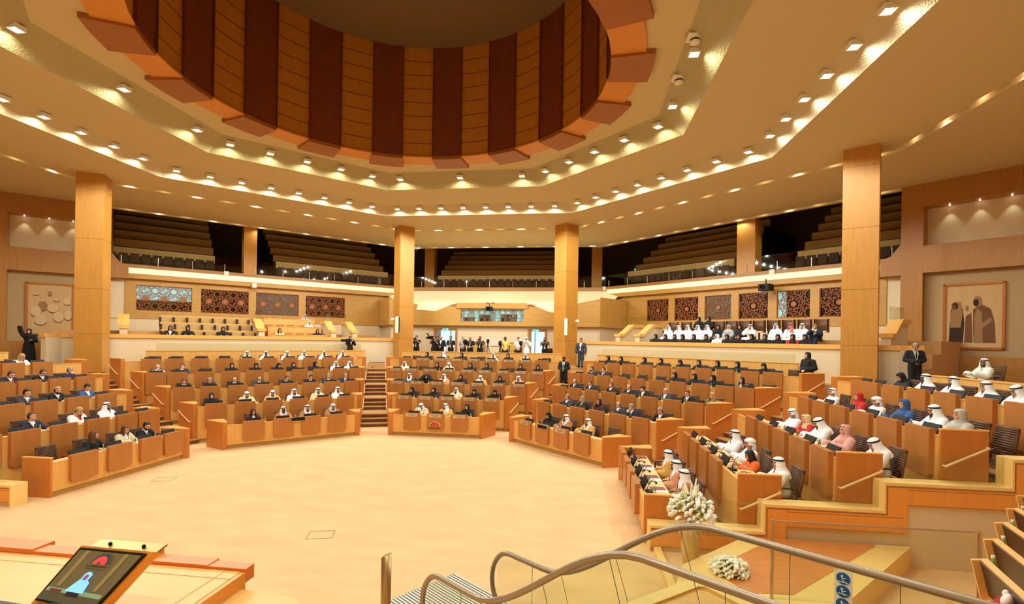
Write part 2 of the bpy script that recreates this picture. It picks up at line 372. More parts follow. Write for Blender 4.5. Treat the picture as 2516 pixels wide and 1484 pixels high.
# ------------------------------------------------------------------ diagonal walls
AW = 31.96      # wall plane distance
WINS = {-1: [(-6.84, -4.1, 'bluish'), (-9.96, -7.30, ''), (-13.05, -10.38, 'dim'), (-16.25, -13.5, '')],
        1: [(-17.2, -15.47, ''), (-15.02, -13.31, ''), (-12.87, -11.17, 'dim'), (-10.72, -9.04, ''), (-8.57, -6.89, 'part'), (-6.45, -4.7, '')]}
def lattice(mb, w, h, star_n):
    """star-and-polygon screen drawn as thin bars in the xz plane, centred at origin"""
    def bar(p, q, t=.009):
        p = Vector((p[0], 0, p[1])); q = Vector((q[0], 0, q[1])); d = q-p
        if d.length < .01: return
        n = Vector((-d.z, 0, d.x)).normalized()*t
        a, b, c, e = p+n, q+n, q-n, p-n; y = Vector((0, .03, 0))
        mb.add([a, b, c, e, a+y, b+y, c+y, e+y], [(0, 1, 2, 3), (0, 4, 5, 1), (1, 5, 6, 2), (2, 6, 7, 3), (3, 7, 4, 0)])
    def clip(p, q):
        x0, z0 = p; x1, z1 = q; t0, t1 = 0., 1.; dx, dz = x1-x0, z1-z0
        for pp, qq in ((-dx, x0+w/2), (dx, w/2-x0), (-dz, z0+h/2), (dz, h/2-z0)):
            if abs(pp) < 1e-9:
                if qq < 0: return
                continue
            r_ = qq/pp
            if pp < 0: t0 = max(t0, r_)
            else: t1 = min(t1, r_)
        if t0 < t1: bar((x0+t0*dx, z0+t0*dz), (x0+t1*dx, z0+t1*dz))
    cs = [(w*(i+.5)/star_n-w/2, 0) for i in range(star_n)]
    pw = w/star_n
    big = [(c[0], dz) for c in cs for dz in (0, h*.62, -h*.62)]+[(c[0]+pw/2, s_*h*.31) for c in cs+[(cs[0][0]-pw, 0)] for s_ in (1, -1)]
    r0 = min(pw, h)*.30
    for bx, bz in big:
        n = 10
        for i in range(n):
            a, b = 2*pi*i/n+.1, 2*pi*(i+3)/n+.1; c_ = 2*pi*(i+1)/n+.1
            clip((bx+r0*cos(a), bz+r0*sin(a)), (bx+r0*cos(b), bz+r0*sin(b)))
            clip((bx+r0*cos(a), bz+r0*sin(a)), (bx+r0*1.75*cos(a+.17), bz+r0*1.75*sin(a+.17)))
            clip((bx+r0*1.2*cos(a), bz+r0*1.2*sin(a)), (bx+r0*1.2*cos(c_), bz+r0*1.2*sin(c_)))
    for bx, bz in cs:
        n = 12; rr = h*.115; pts = [((rr if i % 2 else rr*.68)*cos(pi*i/n), (rr if i % 2 else rr*.68)*sin(pi*i/n)) for i in range(2*n)]
        mb.add([(bx+x, -.012, bz+z) for x, z in pts]+[(bx+x, .03, bz+z) for x, z in pts], [tuple(range(2*n-1, -1, -1))]+[(i, (i+1) % (2*n), 2*n+(i+1) % (2*n), 2*n+i) for i in range(2*n)])
    f = .03
    mb.box(-w/2, w/2, -.02, .04, h/2-f, h/2); mb.box(-w/2, w/2, -.02, .04, -h/2, -h/2+f); mb.box(-w/2, -w/2+f, -.02, .04, -h/2, h/2); mb.box(w/2-f, w/2, -.02, .04, -h/2, h/2)
wn = 0
for side, sn in ((-1, 'left'), (1, 'right')):
    m = MB(); ws = sorted(WINS[side]); zb, zt = 5.42, 6.9
    dbox(m, side, -22, -3.6, AW, AW+.25, 4.95, zb); dbox(m, side, -22, -3.6, AW, AW+.25, zt, 7.3)
    e = [-22]+[v for a_, b_, _ in ws for v in (a_, b_)]+[-3.6]
    for i in range(0, len(e), 2): dbox(m, side, e[i], e[i+1], AW, AW+.25, zb, zt)
    struct('wall_%s_gallery' % sn, m, ww)
    m = MB(); dbox(m, side, -22, -2.8, AW+.05, AW+.25, 2.4, 4.95); dbox(m, side, -3.6, -2.8, AW+.05, AW+.25, 4.9, 7.2)
    struct('wall_%s_cream' % sn, m, cw)
    for a_, b_, kd in ws:
        wn += 1; M = dmat(side)
        e = link('window_%d' % wn, None, None, kind='structure'); cx = (a_+b_)/2; wd = b_-a_
        q = DG(side, cx, AW+.08); e.location = (*q, (zb+zt)/2); e.rotation_euler = (0, 0, -side*R(45))
        l = MB(); lattice(l, wd, zt-zb, 3 if side < 0 else 1); l.obj('window_frame', lat, e)
        if kd in ('bluish', 'part'):
            x0 = -wd/2; x1 = wd/2 if kd == 'bluish' else wd/2; zz = -.1 if kd == 'bluish' else -.74
            if kd == 'part': x0, x1 = -wd/2, -wd/2+.45
            g = MB(); g.box(x0, x1, .07, .09, zz, .74); g.obj('window_pane', bgl, e)  # glowing sheet over part of the pane
            g = MB(); g.box(-wd/2, wd/2, .1, .12, -.74, .74); g.obj('window_pane', pgl, e)
        else:
            g = MB(); g.box(-wd/2, wd/2, .07, .09, -.74, .74); g.obj('window_pane', brg if kd == 'dim' else pgl, e)
    # balcony fascia, cove band with its lit look as emission, beam
    M = dmat(side)
    m = MB(); dbox(m, side, -21.2, -3.47, AW-.15, AW+.3, 7.86, 8.06); struct('trim_%s_balcony_fascia' % sn, m, wo)
    m = MB(); dbox(m, side, -21.0, -3.5, AW-.1, AW+.2, 7.52, 7.86); m.obj('glowing_cove_band', strp, None, label='long cream cove band with added glow under the %s diagonal balcony' % sn, cat='glowing cove')  # lit cove surface, no lamp; its brightness is put in as emission
    m = MB(); dbox(m, side, -21.2, -3.47, AW-.3, AW+.25, 7.24, 7.52); struct('trim_%s_balcony_beam' % sn, m, ww)
    # gallery floor, dark back
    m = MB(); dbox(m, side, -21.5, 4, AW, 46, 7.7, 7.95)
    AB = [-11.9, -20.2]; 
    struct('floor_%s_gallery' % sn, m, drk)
    for sec, (wa, wb, pl) in enumerate(((-8.2, .4, 'outer'), (-20.2, -11.9, 'inner'))):
        for i in range(6):
            a0 = (47.5+1.3*i)/sqrt(2); z = 9.23+.65*i if sec == 0 or i else 9.3
            b = MB(); dbox(b, side, wa, wb, a0, a0+.12, z-.46, z); e = b.obj('gallery_bench', bch, None, label='empty upholstered bench, %s tier up, %s section of the %s gallery' % (ORD[i], pl, sn), cat='bench', group='empty benches of the upper gallery')
            b = MB(); dbox(b, side, wa, wb, a0+.12, a0+.95, z-.75, z-.55); dbox(b, side, wa, wb, a0+.02, a0+.14, z, z+.05); b.obj('bench_seat', bcd, e)
            if i == 0:
                b = MB()
                for j in range(int((wb-wa)/.55)): dbox(b, side, wa+.1+j*.55, wa+.55+j*.55, a0-.5, a0-.42, 8.35, 8.85)
                b.obj('seat_backs', bcd, e)
        b = MB()
        for i in range(6): dbox(b, side, wa-.0, wb, (47.5+1.3*i)/sqrt(2), 46, 7.9+.65*i if i else 7.9, 8.55+.65*i)
        struct('floor_%s_gallery_steps_%s' % (sn, pl), b, bcd)
    m = MB(); dbox(m, side, -22, 6, 42.2, 42.4, 7.9, 14.6); dbox(m, side, -3.0, -2.7, AW+.2, 42.4, 7.9, 14)
    dbox(m, side, -22, 6, AW-.2, 43, 14.4, 14.6)
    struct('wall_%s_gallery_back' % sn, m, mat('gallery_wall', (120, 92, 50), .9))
    m = MB(); dbox(m, side, -22, 6, AW-.12, AW, 11.1, 14.5); struct('wall_%s_gallery_header' % sn, m, ce)
    # gallery column
    w0, w1 = (-10.4, -9.64) if side < 0 else (-10.88, -9.81)
    m = MB(); dbox(m, side, w0, w1, AW+.02, AW+.8, 7.95, 11.15); struct('column_%s_gallery' % sn, m, wc)
    # glass balustrade
    e = empty('glass_balustrade', (0, 0, 0), label='clear glass balustrade on the edge of the %s diagonal balcony' % sn, cat='balustrade')
    b = MB(); dbox(b, side, -21.0, -3.0, AW+.05, AW+.065, 8.06, 8.95); b.obj('glass_pane', gls, e)
    for j in range(11):
        w_ = -20.6+j*1.72
        b = MB(); b.tube([(*DG(side, w_, AW-.03), 8.06), (*DG(side, w_, AW-.03), 8.55)], .022, 8); b.obj('post', stl, e)
    # outer wood wall with niches
    AP = 31.25
    m = MB(); z = [2.4, 3.6, 7.2, 8.38, 10.1, 11.12]; wa, wb, wc_ = -2.9, -2.12, 1.1
    dbox(m, side, wa, wb, AP, AP+.9, 2.4, 11.12)
    dbox(m, side, wb, 5, AP, AP+.9, 2.4, 3.6); dbox(m, side, wb, 5, AP, AP+.9, 7.2, 8.38); dbox(m, side, wb, 5, AP, AP+.9, 10.1, 11.12)
    dbox(m, side, wc_ if side < 0 else 1.35, 5, AP, AP+.9, 3.6, 7.2); dbox(m, side, wc_ if side < 0 else 1.35, 5, AP, AP+.9, 8.38, 10.1)
    # chamfered wing that meets the balcony
    k = sqrt(.5); pts = [(-2.95, 7.2), (-3.75, 7.2), (-3.75, 7.95), (-3.35, 8.1), (-2.95, 8.65)]
    n = len(pts); m.add([(*DG(side, w_, a_), zz) for a_ in (AP+.3, AP+.9) for w_, zz in pts], [tuple(range(n)), tuple(range(2*n-1, n-1, -1))]+[(i, (i+1) % n, n+(i+1) % n, n+i) for i in range(n)])
    struct('wall_%s_wood' % sn, m, wo)
    m = MB(); dbox(m, side, wb, 5, AP+.35, AP+.5, 3.6, 7.2); struct('wall_%s_niche_lower' % sn, m, cg)
    m = MB(); dbox(m, side, wb, 5, AP+.7, AP+.85, 8.38, 10.1); struct('wall_%s_niche_upper' % sn, m, cw)
    for j in range(3):
        q = DG(side, -1.35+j*.95, AP+.5); b = MB(); b.lathe([(.001, 0), (.018, 0), (.025, .02)], 10)
        o = b.obj('niche_light', lampm, None, label='tiny niche downlight, %s from the inner edge, %s wall' % (ORD[j], sn), cat='downlight', group='niche downlights'); o.location = (*q, 10.07)
        spot((*q, 10.05), 16, 70, .6, size=.02, color=(1, .95, .75))
    # terrace parapet and tiers
    PA = 25.67
    we_ = 1.414*17.1-PA; wi = 1.414*5.95-PA
    m = MB(); dbox(m, side, wi, we_, PA, PA+.2, 2.4, 3.84); struct('wall_%s_terrace_front' % sn, m, cw)
    x, y = DG(side, we_, PA); m = MB(); m.prism([(x, y), (x+side*.1, y-.6), (x+side*.35, y-.6), (x+side*.35, y+.3)], 2.4, 3.84); struct('wall_%s_terrace_end' % sn, m, cw)
    m = MB(); dbox(m, side, wi-.05, we_+.05, PA-.06, PA+.28, 3.84, 4.02)
    m.prism([(x, y), (x+side*.1, y-.66), (x+side*.4, y-.66), (x+side*.4, y+.3)], 3.84, 4.02); struct('trim_%s_terrace_cap' % sn, m, wt)
    m = MB()
    for i, (s0, z) in enumerate(((36.6, 3.2), (38.45, 3.7), (40.2, 4.2))): dbox(m, side, wi, we_+.6, s0/sqrt(2), 31.9, 2.5 if not i else z-.5, z)
    struct('floor_%s_terrace' % sn, m, stc)
# back wall of the upper gallery, centre
for s_, sn in ((-1, 'left'), (1, 'right')):
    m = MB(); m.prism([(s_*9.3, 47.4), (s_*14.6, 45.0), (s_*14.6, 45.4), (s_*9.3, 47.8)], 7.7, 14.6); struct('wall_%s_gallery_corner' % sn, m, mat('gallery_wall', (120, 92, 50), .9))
    m = MB(); m.prism([(s_*7.6, 37.3), (s_*16, 46), (s_*9, 48), (s_*7, 48)], 14.4, 14.6); m.prism([(s_*7.6, 37.3), (s_*16, 46), (s_*9, 48), (s_*5.5, 48), (s_*5.5, 37.5)], 7.7, 7.94); struct('floor_%s_gallery_corner' % sn, m, drk)
    d = MB(); d.prism([(s_*10.4, 46.8), (s_*11.9, 46.1), (s_*11.95, 46.2), (s_*10.45, 46.9)], 7.94, 10.3); d.obj('gallery_door', bcd, None, label='dark timber door at the back corner of the %s upper gallery' % sn, cat='door')
    x = MB(); x.box(-.25, .25, -.03, .03, -.12, .12); x.obj('exit_sign', exs, None, label='small lit exit sign over the %s upper gallery door' % sn, cat='sign').location = (s_*11.1, 46.2, 10.6)
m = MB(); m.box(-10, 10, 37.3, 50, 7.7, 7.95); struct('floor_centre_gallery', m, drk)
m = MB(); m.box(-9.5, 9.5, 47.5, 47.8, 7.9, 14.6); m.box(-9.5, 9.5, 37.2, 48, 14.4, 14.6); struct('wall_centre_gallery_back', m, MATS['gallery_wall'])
m = MB(); m.box(-8, 8, 37.35, 37.5, 11.1, 14.5); struct('wall_centre_gallery_header', m, ce)
for i in range(6):
    y0 = 38.9+1.2*i; z = 9.15+.6*i; x = 5.55+.05*i
    b = MB(); b.box(-x, x, y0, y0+.12, z-.42, z); e = b.obj('gallery_bench', bch, None, label='empty upholstered bench, %s tier from the front, centre gallery' % ORD[i], cat='bench', group='empty benches of the upper gallery')
    b = MB(); b.box(-x, x, y0+.12, y0+.95, z-.7, z-.5); b.box(-x, x, y0+.02, y0+.14, z, z+.05); b.obj('bench_seat', bcd, e)
    if i == 0:
        b = MB()
        for j in range(20): b.box(-x+.1+j*.55, -x+.5+j*.55, y0-.5, y0-.42, 8.3, 8.8)
        b.obj('seat_backs', bcd, e)
m = MB()
for i in range(6): m.box(-5.6, 5.6, 38.9+1.2*i, 47.4, 7.9+.6*i, 8.45+.6*i)
struct('floor_centre_gallery_steps', m, bcd)
m = MB(); m.box(-8.0, 8.0, 37.2, 37.6, 7.76, 8.02); struct('trim_centre_balcony_fascia', m, wo)
e = empty('glass_balustrade', (0, 37.3, 8.02), label='clear glass balustrade on the edge of the centre balcony', cat='balustrade')
b = MB(); b.box(-7.8, 7.8, .05, .065, 0, .85); b.obj('glass_pane', gls, e)
for j in range(8): b = MB(); b.tube([(-6.4+j*1.8, 0, 0), (-6.4+j*1.8, 0, .5)], .022, 8); b.obj('post', stl, e)
# gallery columns behind centre ones
for nm, x in (('left', -6.4), ('right', 7.2)): m = MB(); m.box(x-.4, x+.4, 39.3, 40.1, 7.9, 14.4); struct('column_centre_gallery_'+nm, m, wc)
# centre wall
YC = 33.1
m = MB(); out = [(-7.2, 2.4), (7.2, 2.4), (7.2, 4.95), (-7.2, 4.95)]
dl_, dr_ = (-3.95, -2.59), (2.56, 3.56)
for x0, x1, z0, z1 in ((-7.2, dl_[0], 2.4, 4.96), (dl_[0], dl_[1], 4.6, 4.96), (dl_[1], dr_[0], 2.4, 4.96), (dr_[0], dr_[1], 4.6, 4.96), (dr_[1], 7.2, 2.4, 4.96)): m.box(x0, x1, YC, YC+.2, z0, z1)
struct('wall_back_cream', m, cw)
m = MB()
def wallpoly(mb, pts, y0, y1):
    n = len(pts); mb.add([(x, y0, z) for x, z in pts]+[(x, y1, z) for x, z in pts], [tuple(range(n)), tuple(range(2*n-1, n-1, -1))]+[(i, n+i, n+(i+1) % n, (i+1) % n) for i in range(n)])
wy = (-2.15, 2.16, 5.22, 6.05)
wallpoly(m, [(-7.2, 4.95), (7.2, 4.95), (7.2, wy[2]), (-7.2, wy[2])], YC-.35, YC)
wallpoly(m, [(-7.2, wy[2]), (wy[0], wy[2]), (wy[0], wy[3]), (-3.9, 5.93), (-5.4, 6.02), (-5.28, 6.4), (-7.2, 6.8)], YC-.35, YC)
wallpoly(m, [(wy[1], wy[2]), (7.2, wy[2]), (7.2, 6.8), (5.28, 6.4), (5.3, 6.02), (4.1, 5.88), (3.8, 5.93), (wy[1], wy[3])], YC-.35, YC)
wallpoly(m, [(wy[0], wy[3]), (wy[1], wy[3]), (3.8, 5.93), (2.5, 6.48), (-2.5, 6.48), (-3.9, 5.93)], YC-.35, YC)
m.box(-2.45, 2.45, YC-.42, YC-.35, 6.12, 6.5)
for s_ in (-1, 1):  # link to the diagonal walls
    m.prism([(s_*7.2, YC-.35), (s_*7.2, YC), (s_*9.2, 36.3), (s_*9.4, 36.0)], 4.95, 6.9)
struct('wall_back_wood', m, ww)
m = MB()
for s_ in (-1, 1): m.prism([(s_*7.2, YC), (s_*7.2, YC+.2), (s_*9.0, 36.5), (s_*9.2, 36.3)], 2.4, 4.96)
struct('wall_back_corner_cream', m, cw)
e = link('window_11', None, None, kind='structure'); e.location = (0, YC-.2, (wy[2]+wy[3])/2)
l = MB(); lattice(l, wy[1]-wy[0], wy[3]-wy[2], 3); l.obj('window_frame', mat('lattice_pale', (150, 130, 110), .5), e)
g = MB(); g.box(wy[0], wy[1], .07, .09, -.42, .42); g.obj('window_pane', bgl, e)
g = MB(); g.box(-.9, -.1, .05, .06, -.42, .05); g.box(.6, 1.7, .05, .06, -.42, .1); g.box(-2, -1.2, .05, .06, -.42, -.1); g.obj('window_pane', pgl, e)
m = MB(); m.add([(-7.15, YC-.1, 5.75), (7.15, YC-.1, 5.75), (9.1, 37.3, 7.78), (-9.1, 37.3, 7.78)], [(0, 1, 2, 3)])
struct('ceiling_centre_cove', m, mat('cove_plaster', (244, 224, 176), .8))
area((0, 34.6, 7.3), (R(-24), 0, 0), 11, .15, 45)  # area lamp without a fitting, added above the cove to brighten it
# doors
for i, ((x0, x1), lab) in enumerate(((dl_, ''), (dr_, ''))):
    d = link('door_%d' % (i+1), None, None, kind='structure'); d.location = ((x0+x1)/2, YC, 2.5); w2 = (x1-x0)/2
    f = MB(); f.box(-w2-.14, -w2, -.06, .1, 0, 2.26); f.box(w2, w2+.14, -.06, .1, 0, 2.26); f.box(-w2, w2, -.06, .1, 2.1, 2.26); f.obj('door_frame', wo, d)
    g = MB(); g.box(-w2, w2, 1.2, 1.25, -.1, 2.3); g.obj('corridor_wall', blu, d)
    g = MB(); g.box(-.02, .02, -.02, .04, 0, 2.1, Matrix.Translation((w2*.55 if i == 0 else -w2*.3, 0, 0))); g.obj('door_leaf', bl, d)
    q = MB(); q.box(-.2, .2, -.1, -.06, 2.06, 2.24)
    o = q.obj('exit_sign', exs, None, label='lit green exit sign above the %s rear door' % ('left', 'right')[i], cat='sign'); o.location = ((x0+x1)/2-(0 if i == 0 else .1), YC, 2.5)
    q = MB(); q.box(-.09, -.05, -.11, -.1, 2.1, 2.2); q.box(-.02, .02, -.11, -.1, 2.1, 2.2); q.box(.04, .12, -.11, -.1, 2.14, 2.17); q.obj('pictogram', mat('sign_dark', (20, 90, 90)), o)
# side and rear enclosing walls (beyond the picture's edges)
m = MB(); m.box(-27.4, -27, -4, 30, 0, 11.3); struct('wall_left', m, ww)
m = MB(); m.box(27, 27.4, -4, 30, 0, 11.3); struct('wall_right', m, ww)
m = MB(); m.box(-27, 27, -4.4, -4, 0, 11.3); struct('wall_front', m, cw)

# ------------------------------------------------------------------ furniture
LIP, TOP = .82, .94
BN = {0: 'centre block', 45: 'left diagonal block', -45: 'right diagonal block', 90: 'near left block', -90: 'near right block'}
SEATS = {0: [[-1, 0, 1], [-2, -1, 0, 1, 2], [-3, -2, -1, 0, 1, 2, 3], [-3.75, -2.87, -1.88, -.92, .08, 1, 1.97, 2.88, 3.74], [-3.85, -2.86, -1.88, -.9, .04, 1, 2, 2.93, 3.83]],
         45: [[-1.45, -.45, .55, 1.55], [-2.45, -1.45, -.45, .55, 1.55, 2.5], [-3.35, -2.45, -1.45, -.45, .55, 1.5, 2.48, 3.38], [-4.2, -3.46, -2.48, -1.48, -.49, .48, 1.46, 2.45, 3.42, 4.2], [-4.35, -3.48, -2.48, -1.5, -.52, .46, 1.46, 2.44, 3.4, 4.35]],
         90: [[-1.5, -.5, .5, 1.35], [-2.4, -1.5, -.5, .48, 1.46, 2.22], [-2.4, -1.5, -.5, .43, 1.42, 2.42], [-2.4, -1.4, -.4, .55, 1.38, 2.35, 3.25], [-2.4, -1.5, -.6, .3, 1.25, 2.25, 3.2]],
         -90: [[-1.5, -.55, .45, 1.45], [-1.75, -.8, .2, 1.15], [-1.9, -.9, .08, 1.1, 2.1], [-2.8, -1.85, -.87, .13, 1.13, 2.08], [-3.4, -2.75, -1.8, -.82, .15, 1.13, 2.1]]}
SEATS[-45] = [[-u for u in r][::-1] for r in SEATS[45]]
def bevslab(w, h, y0, y1, zb, zt, cx):
    """rounded-bottom panel slab"""
    mb = MB(); r = .05; pts = [(cx-w/2, zt), (cx-w/2, zb+r), (cx-w/2+r*.3, zb+r*.3), (cx-w/2+r, zb), (cx+w/2-r, zb), (cx+w/2-r*.3, zb+r*.3), (cx+w/2, zb+r), (cx+w/2, zt)]
    n = len(pts); mb.add([(x, y0, z) for x, z in pts]+[(x, y1, z) for x, z in pts], [tuple(range(n)), tuple(range(2*n-1, n-1, -1))]+[(i, n+i, n+(i+1) % n, (i+1) % n) for i in range(n)])
    return mb
PMESH = {}
def desk_row(a, k):
    n, t = ang_nt(a); x, y = P(a, 0, A0(a)+D*k); L0, R0 = halves(a, k); zl = -RISE if k else 0
    lab = '%s row of timber desks in the %s' % (ORD[k], BN[a]) if k else 'front row timber desk facing the floor, %s' % BN[a]
    e = empty('desk_row', (x, y, RISE*k), R(a), lab, 'desk row', 'rows of parliamentary desks')
    sq = (a == -90, a == 90)      # square right / left end
    xl, xr = L0+(.058 if sq[1] else .12), R0-(.058 if sq[0] else .12)
    m = MB(); m.box(xl, xr, 0, .05, zl+.13, LIP); m.box(xl, xr, .05, .09, -.0, LIP-.06)
    m.obj('body', wl, e)
    m = MB(); m.box(xl, xr, .03, .06, zl, zl+.13); m.obj('plinth', ol, e)
    m = MB(); m.box(xl, xr, -.012, .06, LIP, LIP+.018); m.obj('lip', wt, e)
    m = MB(); m.box(xl, xr, .06, .64, .72, .75); m.obj('worktop', mat('worktop_pale', (240, 206, 140), .4), e)
    zb = .27 if k == 0 else .04
    if zb not in PMESH: PMESH[zb] = bevslab(.7, 0, -.1, .02, zb, TOP, 0).mesh('front_panel', wf)
    for i, u in enumerate(SEATS[a][k]):
        p = link('front_panel', PMESH[zb], e, (u, 0, 0))
        b = 'plate'
        if (a == 0 and not (k == 4 and i in (0, 8)) and not (k == 3 and i == 5 and 0)) or (a == -45 and k == 0 and i < 3):
            if b not in PMESH:
                q = MB(); q.box(-.25, .25, -.115, -.1, TOP-.14, TOP-.02); PMESH[b] = q.mesh('name_plate', sil)
                q = MB(); random.seed(3)
                for r_, (z, wd) in enumerate(((TOP-.065, .16), (TOP-.10, .11))):
                    xx = -wd
                    while xx < wd: w_ = random.uniform(.012, .035); q.box(xx, xx+w_, -.118, -.115, z-.008, z+random.uniform(.002, .012)); xx += w_+.008
                PMESH['eng'] = q.mesh('engraved_lettering', ink)
            link('name_plate', PMESH[b], p); link('engraved_lettering', PMESH['eng'], p)
        if 'mon' not in PMESH:
            M = Matrix.Translation((0, .12, .86)) @ Matrix.Rotation(R(-26), 4, 'X')
            q = MB(); q.box(-.235, .235, -.012, .012, -.12, .16, M); PMESH['mon'] = q.mesh('monitor', bl)
            q = MB(); q.box(-.215, .215, .012, .014, -.1, .145, M); PMESH['scr'] = q.mesh('screen', mat('screen_off', (34, 32, 30), .15))
        o = link('monitor', PMESH['mon'], e, (u+.02, 0, 0)); link('screen', PMESH['scr'], o)
    for s_, sqr in ((-1, sq[1]), (1, sq[0])):
        X = L0 if s_ < 0 else R0
        if sqr:
            m = MB(); m.box(min(X, X-s_*.06), max(X, X-s_*.06), -.015, .78, zl, .95)
            o = m.obj('end_panel', we, e); rail = [(X+s_*.07, .02, .30), (X+s_*.07, .74, .66)]
            m = MB(); m.box(min(X, X-s_*.08)-.005, max(X, X-s_*.08)+.005, -.01, .79, .95, .975); m.obj('end_cap', wt, e)
        else:
            g = .414
            p = [(X-s_*.13, -.0), (X+s_*.02, -.13), (X+s_*(.02+.95*g), .80), (X-s_*.12, .80)]
            m = MB(); m.prism(p, zl, .95); o = m.obj('end_pedestal', we, e)
            m = MB(); m.prism([(px_, py_) for px_, py_ in p], .95, .97); m.obj('end_cap', wt, e)
            rail = [(X+s_*(.02+.12*g+.07), .02, .30), (X+s_*(.02+.85*g+.07), .74, .66)]
        if k:
            r0, r1 = Vector(rail[0]), Vector(rail[1])
            m = MB(); m.tube([r0+Vector((-s_*.07, 0, 0)), r0, r1, r1+Vector((-s_*.07, 0, 0))], .022, 8)
            h = m.obj('handrail', hrl, e, True)
    return e
TIER = False
DESKS = {(a, k): desk_row(a, k) for a in (0, 45, -45, 90, -90) for k in range(5)}
# display board on the front desk of the left and right diagonal blocks
for a, u in ((45, .05), (-45, -.45)):
    x, y = P(a, u, A0(a)-.11); e = empty('caption_display', (x, y, .80), R(a), 'black caption display in a pale frame on the front desk of the %s' % BN[a], 'display')
    m = MB(); m.box(-.27, .27, -.03, 0, 0, .16); m.obj('frame', sil, e); m = MB(); m.box(-.25, .25, -.035, -.03, .015, .145); m.obj('screen', bl, e)
# emblem on the middle front desk
e = empty('emblem_sign', (*P(0, 0.0, 6.95-.103), .42), 0, 'red dome emblem with two lines of lettering on the middle front desk', 'emblem')
def arc(r0, r1, a0, a1, n=20, y=0):
    mb = MB(); v = []
    for i in range(n+1):
        t_ = a0+(a1-a0)*i/n; v += [(r0*cos(t_), y, r0*sin(t_)), (r1*cos(t_), y, r1*sin(t_)), (r0*cos(t_), y-.006, r0*sin(t_)), (r1*cos(t_), y-.006, r1*sin(t_))]
    f = []
    for i in range(n): o = 4*i; f += [(o+2, o+6, o+7, o+3), (o, o+1, o+5, o+4), (o, o+4, o+6, o+2), (o+1, o+3, o+7, o+5)]
    return mb.add(v, f)
M_ = dict(red=mat('emblem_red', (214, 60, 40), .5), wh=mat('emblem_white', (236, 226, 206), .5), bk=mat('emblem_black', (24, 18, 18), .5))
def emblem(par, s, y=0):
    for nm, r0, r1, a0, a1, m_ in (('red_arch', .075, .185, 0, .9*pi, 'red'), ('black_arc', .165, .195, pi*.58, pi*.98, 'bk'), ('white_arc', .195, .215, pi*.05, pi, 'wh')):
        o = arc(r0*s, r1*s, a0, a1, 20, y).obj(nm, M_[m_], par)
    q = MB(); random.seed(5)
    for z, wd, h in ((-.045, .27, .014), (-.085, .23, .009)):
        xx = -wd
        while xx < wd:
            w_ = random.uniform(.012, .04); q.box(xx*s, (xx+w_)*s, y-.005, y, (z-h*random.uniform(.4, 1))*s, (z+h*random.uniform(.4, 1.1))*s); xx += w_+.006
        if z > -.05: q.box(-wd*s, wd*s, y-.005, y, (z-.004)*s, (z+.004)*s)
    q.obj('lettering', M_['bk'], par)
emblem(e, 1)
# barriers behind the last rows, with glass on top
for a, u0, u1, gl in ((0, -4.75, 4.85, None), (45, -4.5, 6.1, (-4.1, 5.9)), (-45, -6.15, 4.45, (-5.9, 4.3)), (90, -3.3, 3.5, (-3, .8)), (-90, -3.1, 5.6, (-2.2, 5.2))):
    e = empty('barrier', (*P(a, 0, A0(90)+8.93), 2.0), R(a), 'honey timber barrier wall behind the last row of the %s' % BN[a], 'barrier', 'barriers behind the top rows')
    zt = 1.24 if a != -90 else 1.14
    m = MB(); m.box(u0, u1, 0, .12, 0, zt); m.obj('panel', wl, e)
    m = MB(); m.box(u0-.01, u1+.01, -.02, .16, zt, zt+.03); m.obj('cap', wt, e)
    m = MB(); v = u0+2
    while v < u1: m.box(v-.004, v+.004, -.004, 0, .02, zt-.02); v += 2
    m.obj('joint', wf, e)
    if gl:
        e = empty('glass_screen', (*P(a, 0, A0(90)+9.0), 3.2), R(a), 'low clear glass screen standing behind the barrier of the %s' % BN[a], 'glass screen', 'glass screens behind the barriers')
        m = MB(); m.box(gl[0], gl[1], .06, .075, 0.04 if a != -90 else -.04, .42 if abs(a) < 90 else .36); m.obj('glass_pane', gls, e)

# ------------------------------------------------------------------ chairs
CH = {}
def chair_meshes():
    m = MB(); m.box(-.24, .24, -.24, .22, .37, .44); CH['seat'] = m.mesh('seat', chb)
    m = MB()
    Mx = Matrix.Translation((0, .24, .46)) @ Matrix.Rotation(R(-9), 4, 'X')
    m.box(-.24, .24, 0, .05, 0, .52, Mx)
    for i in range(11): m.tube([(-.235, -.004, .04+i*.045), (.235, -.004, .04+i*.045)], .014, 6, Mx); m.tube([(-.235, .054, .04+i*.045), (.235, .054, .04+i*.045)], .014, 6, Mx)
    m.tube([(-.24, .025, .53), (.24, .025, .53)], .035, 8, Mx)
    CH['backrest'] = m.mesh('backrest', chb, True)
    for s_ in (-1, 1):
        m = MB(); m.tube([(s_*.25, .2, .40), (s_*.3, .22, .55), (s_*.3, .18, .64), (s_*.3, -.08, .65), (s_*.3, -.16, .6), (s_*.27, -.14, .42)], .02, 8); CH['arm%d' % s_] = m.mesh('armrest', dkw, True)
    m = MB(); m.tube([(0, 0, .1), (0, 0, .38)], .03, 8)
    for i in range(5):
        a_ = 2*pi*i/5; m.tube([(0, 0, .1), (.27*cos(a_), .27*sin(a_), .05)], .02, 6); m.ell((.27*cos(a_), .27*sin(a_), .03), (.03, .03, .03), None, 6, 4)
    CH['base'] = m.mesh('base', bl)
chair_meshes()
def chair(x, y, z, rz, label):
    e = empty('office_chair', (x, y, z), rz, label, 'chair', 'brown ribbed swivel chairs')
    for n_, k_ in (('seat', 'seat'), ('backrest', 'backrest'), ('armrest', 'arm-1'), ('armrest', 'arm1'), ('base', 'base')): link(n_, CH[k_], e)
    return e

# ------------------------------------------------------------------ people
def limb(mb, pts, rad):
    for i in range(len(pts)-1): mb.cap(pts[i], pts[i+1], rad[i], rad[i+1])
